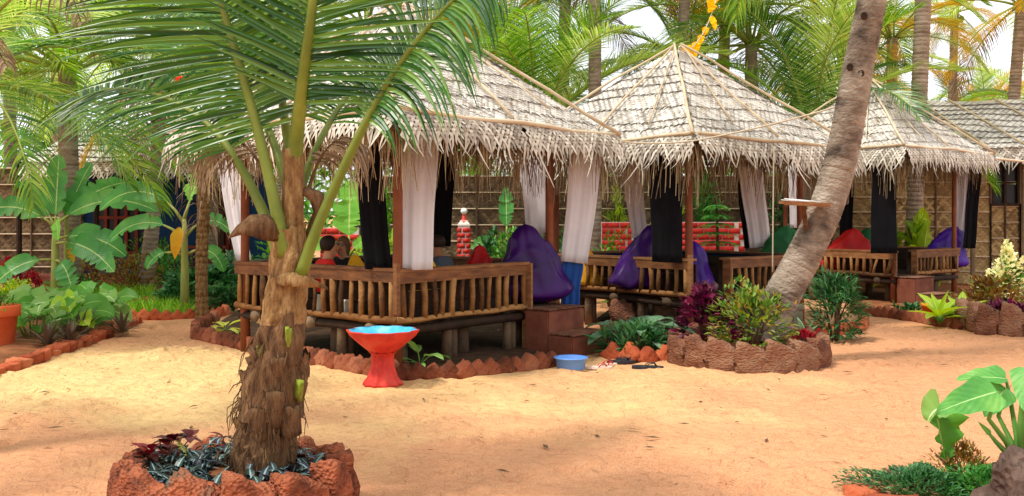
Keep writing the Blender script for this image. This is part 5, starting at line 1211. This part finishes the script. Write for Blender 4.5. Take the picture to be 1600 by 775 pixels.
for i, (px, py, h_, r_, n, L, W, m, shp, lab) in enumerate((
        (120, 470, .5, .6, 420, .12, .05, 'leaf', 'ovate', 'leafy green shrub behind the banana clump foot'),
        (150, 455, .8, .6, 520, .14, .05, 'russet', 'lance', 'reddish green shrub below the house window'),
        (345, 488, .4, .45, 300, .16, .09, 'leafdark', 'ovate', 'dark leafy shrub spilling over the right end of the zigzag path kerb'),
        (275, 484, .45, .5, 340, .17, .1, 'leafdark', 'ovate', 'dark leafy shrub in front of the slim banana'),
        (20, 478, .45, .6, 420, .1, .04, 'lime', 'ovate', 'yellow green shrub behind the terracotta pot'),
        (420, 478, .5, .5, 340, .14, .06, 'leaf', 'ovate', 'green shrub seen past the left end of the railing'))):
    shrub('bed_shrub', lab, 'shrub', gp(px, py), h_, r_, n, L, W, M[m], shp, 400 + i, 8, .5, 'shrubs of the back bed')
rs = random.Random(90); mb = MB()
for i in range(5200):                                     # grass of the back bed
    px, py = rs.uniform(95, 300), rs.uniform(458, 494)
    if px > 240 and py < 470: continue
    p = gp(px, py, .03); blade(mb, p, (rs.uniform(-.5, .5), rs.uniform(-.5, .5), 1), (0, -1, .3), rs.uniform(.08, .3), rs.uniform(.008, .022), 'lance', .5, .2, 3, 0, rs)
tag(mb.build('grass', M['grass']), 'bright green grass in the bed behind the zigzag path kerb', 'grass', kind='stuff')
shrub('low_pink_plant', 'low brick red plant on the left of the zigzag path kerb', 'plant', gp(152, 482), .2, .4, 200, .09, .04, M['brick'], 'ovate', 91, 4)
shrub('low_pink_plant', 'low brick red plant in the middle behind the zigzag path kerb', 'plant', gp(222, 486), .22, .35, 200, .09, .04, M['brick'], 'ovate', 92, 4)
root = thing('orange_flower', 'single orange flower on a green stalk behind the zigzag kerb', 'flower', gp(188, 488)); mb = MB(); mb.tube([(0, 0, 0), (.01, 0, .15), (-.02, 0, .3)], .008, 6); mb.build('stalk', M['earpet'], root); mb = MB()
for i in range(9): blade(mb, (-.02, 0, .3), rdir(random.Random(i), 0, 60), (0, 0, 1), .05, .03, 'ovate', .2)
mb.build('petals', M['orangepot'], root)

# right bed
shrub('white_flowering_shrub', 'round shrub covered in cream white flowers at the right edge', 'shrub', gp(1572, 492), 1.0, .42, 1500, .085, .055, M['leaf'], 'ovate', 101, 10, .4, flower=(M['cream'], .93))
shrub('red_croton', 'rusty red and green croton below the white flowering shrub', 'shrub', gp(1545, 500), .6, .5, 700, .12, .05, M['russet'], 'ovate', 102, 8)
shrub('magenta_shrub', 'dark magenta low shrub behind the tall block edging', 'shrub', gp(1580, 508, .1), .34, .5, 420, .1, .05, M['coleus'], 'ovate', 103, 6, ry=.3)
for i, (px, py, L, m) in enumerate(((1468, 507, .42, 'lime'), (1503, 503, .36, 'lime'))):
    rosette('lime_leaf_plant', ['lime green broad-leaved plant in front of the farthest hut', 'second lime green broad-leaved plant, right of the first'][i], 'plant', gp(px, py, .05), 15, L, L * .36, M[m], 'ovate', 110 + i, (48, 86), .25, 'lime green plants', .16)
rosette('variegated_plant', 'small yellowish plant at the left end of the tall block edging', 'plant', gp(1515, 508, .05), 9, .24, .07, M['lemon'], 'lance', 113, (10, 70), .5)
c = gp(1455, 503); root = thing('orange_pot', 'small bright orange pot among the lime green plants', 'flowerpot', (c.x, c.y, .03)); MB().lathe([(0, 0), (.1, 0), (.13, .2), (.145, .2), (.145, .235), (.125, .235), (.12, .2), (0, .2)], 24).build('pot', M['orangepot'], root, True)
MB().lathe([(.12, .205), (.05, .215), (0, .216)], 20).build('soil', M['soil'], root, True)
shrub('bedding_plant', 'low green plants at the foot of the farthest hut', 'plants', gp(1425, 495), .22, .4, 160, .14, .04, M['leafdark'], 'lance', 114, 4, ry=.25)
shrub('bedding_plant', 'low mixed green plants between the orange pot and the block edging', 'plants', gp(1490, 509), .25, .35, 200, .12, .05, M['fern'], 'lance', 115, 4, ry=.25)

# foreground right: elephant ear, ground cover, rock
b = at(1590, 735, 5.45); b.z = .02
root = thing('elephant_ear_plant', 'elephant ear plant with large green leaves at the lower right edge', 'plant', b)
def ear(stalk, d, up, L, W, dr, fold, m='ear', wav=.03, twist=0.0):
    mb = MB(); blade(mb, stalk[-1], d, up, L, W, 'heart', dr, fold, 12, wav, random.Random(int(L * 1000)), twist); lf = mb.build('leaf', M[m], root, True)
    mb = MB(); mb.tube(stalk, [.018, .015, .012, .008][-len(stalk):] if len(stalk) < 5 else .012, 8); mb.build('leaf_stalk', M['earpet'], lf, True)
E = lambda px, py, d=0: at(px, py, 5.45 + d) - b
ear([E(1586, 720), E(1572, 690, -.05), E(1545, 655, -.1), E(1558, 612, -.12)], (-1, -.15, -.22), (-.25, -.75, .6), .37, .22, .1, .15, wav=.06)
ear([E(1588, 722), E(1580, 690, .05), E(1560, 650, .1), E(1572, 606, .1)], (-.55, .1, -.75), (-.5, -.8, .25), .2, .17, .1, .4)
ear([E(1592, 720), E(1588, 680, .05), E(1578, 620, .1), E(1572, 592, .15)], (-.9, .3, .1), (0, -.5, .85), .26, .16, .25, .3)
ear([E(1595, 720), E(1594, 660), E(1600, 600), E(1612, 575, -.05)], (-.35, -.5, -.7), (-.6, -.6, .5), .28, .2, .1, .25)
ear([E(1596, 720), E(1600, 650), E(1625, 570), E(1650, 540)], (.8, -.1, -.2), (0, -.4, .9), .4, .3, .3, .2)
ear([E(1583, 725), E(1570, 705, -.03), E(1556, 690, -.05), E(1546, 678, -.06)], (-.6, 0, .7), (0, -1, 0), .09, .03, .1, .6)
root2 = root; root = thing('withered_leaf_plant', 'wilted folded leaf on a drooping stalk left of the elephant ear', 'plant', gp(1490, 760)); b = Vector(root.location)
E = lambda px, py, d=0: at(px, py, b.y + d) - b
ear([E(1486, 742), E(1484, 700), E(1478, 660), E(1470, 640)], (-.5, -.2, .1), (0, -.6, .8), .13, .2, 1.2, .6, 'leaflight', .08)
ear([E(1486, 742), E(1482, 700), E(1474, 655), E(1462, 645)], (.12, -.2, -1), (.4, -.9, 0), .27, .24, .0, .75, 'leaf', .13)
rs = random.Random(31)
shrub('creeping_shrub', 'low dark green small-leaved creeper at the lower right corner', 'shrub', gp(1440, 772), .14, .34, 3800, .036, .014, M['leafdark'], 'ovate', 121, 14, .5, ry=.32)
shrub('creeping_shrub', 'low reddish green twiggy tuft below the withered leaf', 'shrub', gp(1505, 762),   .24, .22, 1100, .034, .012, M['russet'], 'ovate', 122, 10, .5)
shrub('creeping_shrub', 'low green creeper in front of the dark pitted rock', 'shrub', gp(1545, 785), .18, .3, 2000, .035, .014, M['fern'], 'ovate', 123, 8, .5)
o = inst(rock_mesh('boulder', (.5, .42, .46), M['rock'], 131, .06, 9, .35, 0, .45), 'boulder', None, Vector((at(1608, 775, 5.05).x, 5.1, .06)), (.1, .2, .4)); tag(o, 'dark pitted boulder in the lower right corner', 'boulder')
o = inst(FLAT[0], 'edging_block', None, gp(1345, 772) + Vector((0, -.05, -.005)), (0, .1, .4), .8); tag(o, 'single red brick block at the bottom edge beside the creeper', 'brick')
o = inst(FLAT[1], 'edging_block', None, gp(1395, 800) + Vector((0, -.05, .02)), (0, -.05, -.2)); tag(o, 'half hidden red brick block under the green creeper', 'brick')

# ------------------------------------------------------------------ buildings behind
def woven_panel(parent, a, b, z0, z1, seed, m=None, pitch=.10, row=.30):
    """rows of palm-leaf matting on a dark backing, one mesh per row"""
    rs = random.Random(seed); a, b = Vector((a[0], a[1], 0)), Vector((b[0], b[1], 0)); d = (b - a); L = d.length; d /= L; n = Vector((d.y, -d.x, 0))
    if n.y > 0: n = -n
    mb = MB(); mb.beam(a + Vector((0, 0, (z0 + z1) / 2)) - n * .03, b + Vector((0, 0, (z0 + z1) / 2)) - n * .03, .03, z1 - z0); back = mb.build('wall', M['thatch_dark'], parent)
    k = max(1, int((z1 - z0) / row)); h = (z1 - z0) / k
    for r in range(k):
        mb = MB(); zt = z1 - r * h
        P = lambda s, t, nn: a + d * s + n * (nn + .01) + Vector((0, 0, zt - t))
        woven(mb, P, lambda t: 0, lambda t: L, -.0, h - .03, pitch, .8, pitch * .72, (.01, .05), .0, .02, rs)
        mb.build('wall_mat', m or M['wallmat'], back)
    for q in range(k + 1):
        mb = MB(); mb.tube([a + Vector((0, 0, z1 - q * h)) + n * .04, b + Vector((0, 0, z1 - q * h)) + n * .04], .014, 6); mb.build('wall_batten', M['bamboo'], back)
    nv = max(2, int(L / 1.1))
    for q in range(nv + 1):
        p = a + d * L * q / nv + n * .055; mb = MB(); mb.tube([p + Vector((0, 0, z0 - .1)), p + Vector((0, 0, z1 + .05))], .022, 6); mb.build('wall_pole', M['greywood'], back)
    return back
def bx(px, D): return ((px - 800) / F * D, D)
def thatch_slope(parent, a, b, ze, depth, rise, seed, rows=9):
    """one thatched roof slope from eave a-b up and back, with fringe"""
    rs = random.Random(seed); a, b = Vector((a[0], a[1], ze)), Vector((b[0], b[1], ze)); d = b - a; L = d.length; d /= L; back = Vector((-d.y, d.x, 0)); back = back if back.y > 0 else -back
    Ls = math.hypot(depth, rise); up = back * depth / Ls + Vector((0, 0, rise / Ls)); nrm = d.cross(up); nrm = nrm if nrm.z > 0 else -nrm
    mb = MB(); q = nrm * -.04; mb.add([a + q, b + q, b + up * Ls + q, a + up * Ls + q, a + q * 3, b + q * 3, b + up * Ls + q * 3, a + up * Ls + q * 3], [(0, 1, 2, 3), (7, 6, 5, 4), (0, 4, 5, 1), (2, 6, 7, 3), (1, 5, 6, 2), (0, 3, 7, 4)]); roof = mb.build('roof', M['thatch_dark'], parent)
    P = lambda s, t, n: a + d * s + up * (Ls - t) + nrm * n + Vector((0, 0, .025 * math.sin(s * 2.1 + t * 3)))
    for r in range(rows):
        mb = MB(); woven(mb, P, lambda t: -.05, lambda t: L + .05, Ls * r / rows - (.05 if r else 0), Ls * (r + 1) / rows - .01, .075, .85, .046, (.04, .1), .01, .045, rs); mb.build('thatch_mat', M['thatch'], roof)
    Q = lambda s, t, n: a + d * s - back * (t * .45 + n) + Vector((0, 0, -t * .9 + .03))
    mb = MB(); woven(mb, Q, lambda t: -.1, lambda t: L + .1, -.03, .2, .08, .8, .044, (.1, .4), .02, .03, rs); mb.build('eave_fringe', M['fringe'], roof)
    for q in range(int(L / 1.0) + 1):
        s = min(L, q * 1.0 + rs.uniform(-.2, .2)); mb = MB(); mb.tube([P(s, .05, .07), P(s + .5, Ls, .07)], .022, 6); mb.build('roof_pole', M['bamboo'], roof)
    return roof

# long woven building on the right
root = thing('woven_building', 'long building with woven palm-leaf walls behind the farthest hut', 'building', (0, 0, 0))
D = 21.6; WL, WR = bx(1290, D), bx(1760, D)
wx0, wx1 = bx(1546, D)[0], bx(1592, D)[0]
wz0, wz1 = EYE + (HZ - 322) / F * D, 2.75
woven_panel(root, WL, (wx0, D), 0, 2.9, 1); woven_panel(root, (wx0, D), (wx1, D), 0, wz0, 2); woven_panel(root, (wx1, D), WR, 0, 2.9, 3)
win = MB(); 
for (x0, x1, z0, z1) in ((wx0, wx0 + .06, wz0, wz1), (wx1 - .06, wx1, wz0, wz1), (wx0, wx1, wz0, wz0 + .06), (wx0, wx1, wz1 - .06, wz1), ((wx0 + wx1) / 2 - .025, (wx0 + wx1) / 2 + .025, wz0, wz1), (wx0, wx1, (wz0 + wz1) / 2 - .02, (wz0 + wz1) / 2 + .02)):
    win.box(((x0 + x1) / 2, D - .03 + .004 * len(win.v) / 8, (z0 + z1) / 2), (x1 - x0, .07, z1 - z0))
fr = win.build('window', M['darkwood'], root)
for i in range(2):
    for j in range(2):
        xa, xb = (wx0 + (wx1 - wx0) * i / 2 + .03, wx0 + (wx1 - wx0) * (i + 1) / 2 - .03); za_, zb_ = (wz0 + (wz1 - wz0) * j / 2 + .03, wz0 + (wz1 - wz0) * (j + 1) / 2 - .03)
        MB().box(((xa + xb) / 2, D + .01, (za_ + zb_) / 2), (xb - xa, .01, zb_ - za_)).build('pane', M['pane'], fr)
thatch_slope(root, (bx(1400, D)[0], D - .75), (bx(1800, D)[0], D - .75), 2.93, 2.6, 1.3, 5)
for px in (1520, 1600, 1700):
    x, y = bx(px, D - .6); mb = MB(); mb.tube([(x, y, 0), (x, y, 2.9)], .055, 8); mb.build('veranda_post', M['greywood'], root)

# woven fence behind the first two huts
root = thing('woven_fence', 'tall woven palm-leaf fence seen through the nearest and middle huts', 'fence', (0, 0, 0))
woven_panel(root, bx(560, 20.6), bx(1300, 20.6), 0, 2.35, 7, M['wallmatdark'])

# left house
root = thing('blue_house', 'thatched house with woven and blue walls behind the banana plants', 'house', (0, 0, 0)); D = 22.5
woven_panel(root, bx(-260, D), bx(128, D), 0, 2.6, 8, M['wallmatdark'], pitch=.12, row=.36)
MB().box(((bx(128, D)[0] + bx(420, D)[0]) / 2, D + .1, 1.35), (bx(420, D)[0] - bx(128, D)[0] - .01, .12, 2.7)).build('blue_wall', M['bluewall'], root)
for x0, x1, z0, z1 in ((150, 214, 395, 285), (340, 372, 400, 300)):
    xa, xb = bx(x0, D)[0], bx(x1, D)[0]; za_, zb_ = EYE + (HZ - z0) / F * D, EYE + (HZ - z1) / F * D; mb = MB()
    for i in range(5): x = xa + (xb - xa) * i / 4; mb.box((x, D - .02, (za_ + zb_) / 2), (.07, .06, zb_ - za_))
    for i in range(3): z = za_ + (zb_ - za_) * i / 2; mb.box(((xa + xb) / 2, D - .03, z), (xb - xa + .06, .07, .07))
    fr = mb.build('window', M['redwood'], root); MB().box(((xa + xb) / 2, D + .03, (za_ + zb_) / 2), (xb - xa, .01, zb_ - za_)).build('pane', M['pane'], fr)
for px in (30, 150, 225, 345):
    x, y = bx(px, D - .9); mb = MB(); mb.tube([(x, y, 0), (x, y, 2.7)], .06, 8); mb.build('veranda_post', M['darkwood'], root)
mb = MB()
for i in range(14):
    px = 228 + i * 9; x, y = bx(px, D - .88); mb = MB(); mb.box((x, y, .52), (.035, .03, .6)); mb.build('veranda_baluster', M['redwood'], root)
mb = MB(); a, b_ = bx(222, D - .9), bx(352, D - .9); mb.beam((a[0], a[1], .85), (b_[0], b_[1], .85), .06, .06); mb.build('veranda_rail', M['redwood'], root)
mb = MB(); a, b_ = bx(-20, D - .4), bx(352, D - .4); mb.beam((a[0], D - .45, .1), (b_[0], D - .45, .1), 1.0, .24); mb.build('veranda_floor', M['step'], root)
thatch_slope(root, bx(40, D - 1.3), bx(400, D - 1.3), 2.65, 2.8, 1.0, 9, rows=7)

# red painted brick wall and lamp pillar
BR = rock_mesh('painted_brick', (.205, .11, .092), M['paintbrick'], 3, .003, 1, 0, 0, .06)
def brick_wall(root, x0, x1, y, z1, rows, th=.11):
    L = x1 - x0; MB().box((L / 2, th / 2 + .012, z1 / 2), (L, th, z1)).build('mortar', M['mortar'], root)
    for r in range(rows):
        z = z1 - .06 - r * .112; o = 0 if r % 2 else -.115; i = 0
        while o + .23 * i < L:
            x = o + .23 * i + .115; i += 1
            if x < .0 or x > L - .0: continue
            sc = 1.0
            if x < .1: sc = .5; x = .06
            elif x > L - .1: sc = .5; x = L - .06
            inst(BR, 'brick', root, (x, .045, z), (0, 0, rnd.uniform(-.01, .01)), (sc * 1.055, 1, 1.09))
for lab, p0, p1, D in (('red brick wall with white joints behind the middle hut, right part', 1062, 1164, 18.8), ('red brick wall with white joints behind the middle hut, left part', 940, 990, 18.9), ('low red brick wall glimpsed behind the sitting people', 500, 560, 17.6)):
    x0, x1 = bx(p0, D)[0], bx(p1, D)[0]; top = EYE + (HZ - (347 if p0 > 600 else 356)) / F * D
    root = thing('brick_wall', lab, 'wall', (x0, D, 0)); brick_wall(root, x0, x1, 0, top, 6)
c = bp(725, 17.6); root = thing('lamp_pillar', 'red brick pillar with a white globe lamp seen through the nearest hut', 'lamp', c)
top = EYE + (HZ - 354) / F * 17.6
MB().box((0, 0, top / 2), (.2, .2, top)).build('core', M['mortar'], root)
SB = rock_mesh('pillar_brick', (.105, .05, .075), M['paintbrick'], 4, .002, 1, 0, 0, .06)
for r in range(9):
    z = top - .06 - r * .093
    for f in range(4):
        a = f * math.pi / 2
        for s in (-1, 1):
            off = (.062 * s + (.03 if r % 2 else -.03)); off = max(-.075, min(.075, off)); inst(SB, 'brick', root, (math.cos(a) * .092 - math.sin(a) * off, math.sin(a) * .092 + math.cos(a) * off, z), (0, 0, a + math.pi / 2), (.95 if abs(off) < .07 else .6, 1, 1))
MB().lathe([(.145, 0), (.155, .02), (.15, .04), (.1, .09), (.095, .11), (0, .11)], 4).build('cap', M['mortar'], root, False, (0, 0, top), (0, 0, R(45)))
MB().lathe([(.1, .045), (.06, .12), (.035, .14), (.03, .22), (0, .22)], 16).build('lamp_stem', M['redpaint'], root, True, (0, 0, top))
MB().lathe([(.0, .21), (.03, .215), (.058, .25), (.06, .275), (.045, .315), (.0, .333)], 20).build('globe', M['globe'], root, True, (0, 0, top))

# greenery seen through the huts
for i, (px, D, h_, r_, n, L, W, m, shp, lab) in enumerate((
        (800, 17.0, 1.1, .6, 700, .12, .05, 'leaf', 'ovate', 'light green bush behind the big purple cushion'),
        (765, 18.0, 1.2, .3, 300, .16, .06, 'leafdark', 'lance', 'dark narrow bush beside the red lamp pillar'),
        (955, 16.8, 1.15, .4, 500, .1, .04, 'leaf', 'ovate', 'green bush in front of the left red brick wall'),
        (585, 17.0, 1.3, .5, 420, .3, .05, 'lime', 'lance', 'spiky pale green bush behind the sitting people'),
        (1100, 20.0, 2.3, .6, 700, .2, .05, 'fern', 'lance', 'tall green bush between the woven fence and the brick wall'),
        (1045, 19.6, 2.0, .5, 500, .2, .05, 'lime', 'lance', 'yellow green bush behind the black curtain of the middle hut'),
        (1225, 19.4, 2.0, .5, 600, .14, .06, 'leafdark', 'ovate', 'dark bush left of the leaning trunk behind the middle hut'),
        (965, 19.8, 2.2, .35, 300, .25, .05, 'lime', 'lance', 'tall yellow green plant between the nearest and the middle hut'),
        (440, 17.5, 1.3, .6, 600, .16, .07, 'leaf', 'ovate', 'green bush behind the left rail of the nearest hut'),
        (890, 17.4, 1.3, .4, 420, .14, .05, 'leafdark', 'lance', 'dark bush behind the entrance of the nearest hut'),
        (1440, 20.2, 1.25, .5, 60, .42, .3, 'lime', 'heart', 'bright broad-leaved plant seen through the farthest hut'),
        (1398, 20.4, 1.2, .4, 40, .42, .3, 'lime', 'heart', 'bright broad-leaved plant behind the black curtain of the farthest hut'),
        (620, 19.2, 1.8, .6, 700, .15, .06, 'leaf', 'ovate', 'green bush behind the front post of the nearest hut'))):
    shrub('garden_bush', lab, 'bush', bp(px, D), h_, r_, n, L, W, M[m], shp, 140 + i, 8, group='bushes behind the huts')
root = thing('conifer', 'feathery conifer standing in front of the right red brick wall', 'tree', bp(1120, 17.4))
MB().tube([(0, 0, -.05), (.02, 0, .8), (0, 0, 1.9)], [.05, .035, .01], 7).build('trunk', M['stem'], root)
mb = MB(); rs = random.Random(77)
for t in range(9):
    z = .45 + t * .16; Lb = .62 - t * .05
    for q in range(7):
        a = q * .9 + t * .5; d = Vector((math.cos(a), math.sin(a), .1)); tip = Vector((0, 0, z)) + d * Lb
        for s in range(16):
            u = s / 16; p = Vector((0, 0, z)).lerp(tip, u) + Vector((0, 0, -.12 * u * u)); 
            for sg in (-1, 1): blade(mb, p, d * .5 + Vector((-d.y, d.x, 0)) * sg * .8, (0, 0, 1), .13 * (1.1 - u * .6), .028, 'lance', .5, .2, 3, 0, rs)
mb.build('crown', M['fern'], root)
# far wood closing the view between the trunks
rs = random.Random(55); mb = MB(); f = fbm_fn(9, .25, 3)
for i in range(9000):
    x = rs.uniform(-34, 36); y = rs.uniform(44, 54); top = (4.2 + 1.6 * f(np.array([[x, 0, 0]]))[0]) * (1 if x < 14 else .72); z = rs.uniform(0, 1) ** .8 * top
    blade(mb, (x, y - z * .3, z), rdir(rs, -20, 60), (0, -.4, 1), rs.uniform(.6, 1.3), rs.uniform(.18, .4), 'lance', .6, .3, 3, 0, rs)
tag(mb.build('far_wood', M['leaf']), 'far green wood closing the view behind the palms', 'wood', kind='stuff')

# ------------------------------------------------------------------ streamers, ropes
def streamer(label, p0, p1, n, w_, m, seed):
    rs = random.Random(seed); root = thing('cloth_streamer', label, 'streamer', p0); mb = MB(); vs = []; fs = []
    for i in range(n + 1):
        u = i / n; p = p0.lerp(p1, u) - p0 + Vector((0, 0, -.25 * math.sin(u * math.pi))); ww = w_ * (1 + .5 * math.sin(u * 19 + seed)) * (.45 + .55 * math.sin(math.pi * min(1, u + .12)) ** .5) + rs.uniform(-.02, .02)
        vs += [p, p + Vector((-ww * .8, .05 * math.sin(u * 9), -ww * .35)) + Vector((0, .05 * math.sin(u * 13), 0)), p + Vector((-ww * 1.25, .1 * math.sin(u * 7 + 1), -ww * rs.uniform(.75, 1.3)))]
    for i in range(n):
        a = i * 3; fs += [(a, a + 1, a + 4, a + 3), (a + 1, a + 2, a + 5, a + 4)]
    for i in range(n // 3):
        u = (i + .3) / (n // 3); p = (p1 - p0) * u + Vector((0, 0, -.25 * math.sin(u * math.pi))); mb = MB(); L = w_ * rs.uniform(.7, 1.9) * (1.4 if i == 0 else 1)
        blade(mb, p, (rs.uniform(-1, .1), rs.uniform(-.4, .4), -rs.uniform(.2, 1.1)), (rs.uniform(-.4, .4), -1, .2), L, L * rs.uniform(.4, .75), 'strap', .5, .4, 7, .16, rs); mb.build('rag', m, root)
    mb = MB(); mb.tube([p0 - p0 + Vector((.0, .01, -.25 * math.sin(u / 8 * math.pi))) + (p1 - p0) * (u / 8) for u in range(9)], .008, 5); mb.build('cord', M['rope'], root)
streamer('yellow cloth streamer running up from the peak of the middle hut', at(1080, 76, 14.6), at(1135, -60, 15.5), 26, .19, M['flag'], 3)
streamer('red cloth streamer hanging among the fronds at the upper left', at(288, 112, 13.5), at(228, 116, 13.5), 14, .08, M['redflag'], 5)
def line(name, label, pts, r, m, sag=.0):
    P = [Vector(p) for p in pts]; b = P[0]; mb = MB(); q = []
    for a, c in zip(P[:-1], P[1:]):
        for i in range(8): u = i / 8; q.append(a.lerp(c, u) - b + Vector((0, 0, -sag * 4 * u * (1 - u))))
    q.append(P[-1] - b); mb.tube(q, r, 6); return tag(mb.build(name, m, None, True, b), label, 'rope' if 'rope' in name else 'pole')
line('tie_rope', 'pale rope from the eaves of the first two huts to the leaning trunk', [at(968, 221, 11.9), at(1090, 219, 11.9), at(1350, 154, 10.75)], .011, M['rope'], .03)
line('hanging_rope', 'thin rope hanging from the eave of the middle hut beside the leaning trunk', [at(1209, 228, 12.6), at(1208, 320, 12.6), at(1207, 425, 12.6)], .009, M['rope'])
line('bamboo_pole', 'pale bamboo pole reaching right from the corner of the farthest roof', [at(1545, 247, 18.4), at(1640, 256, 19)], .025, M['bamboo'])
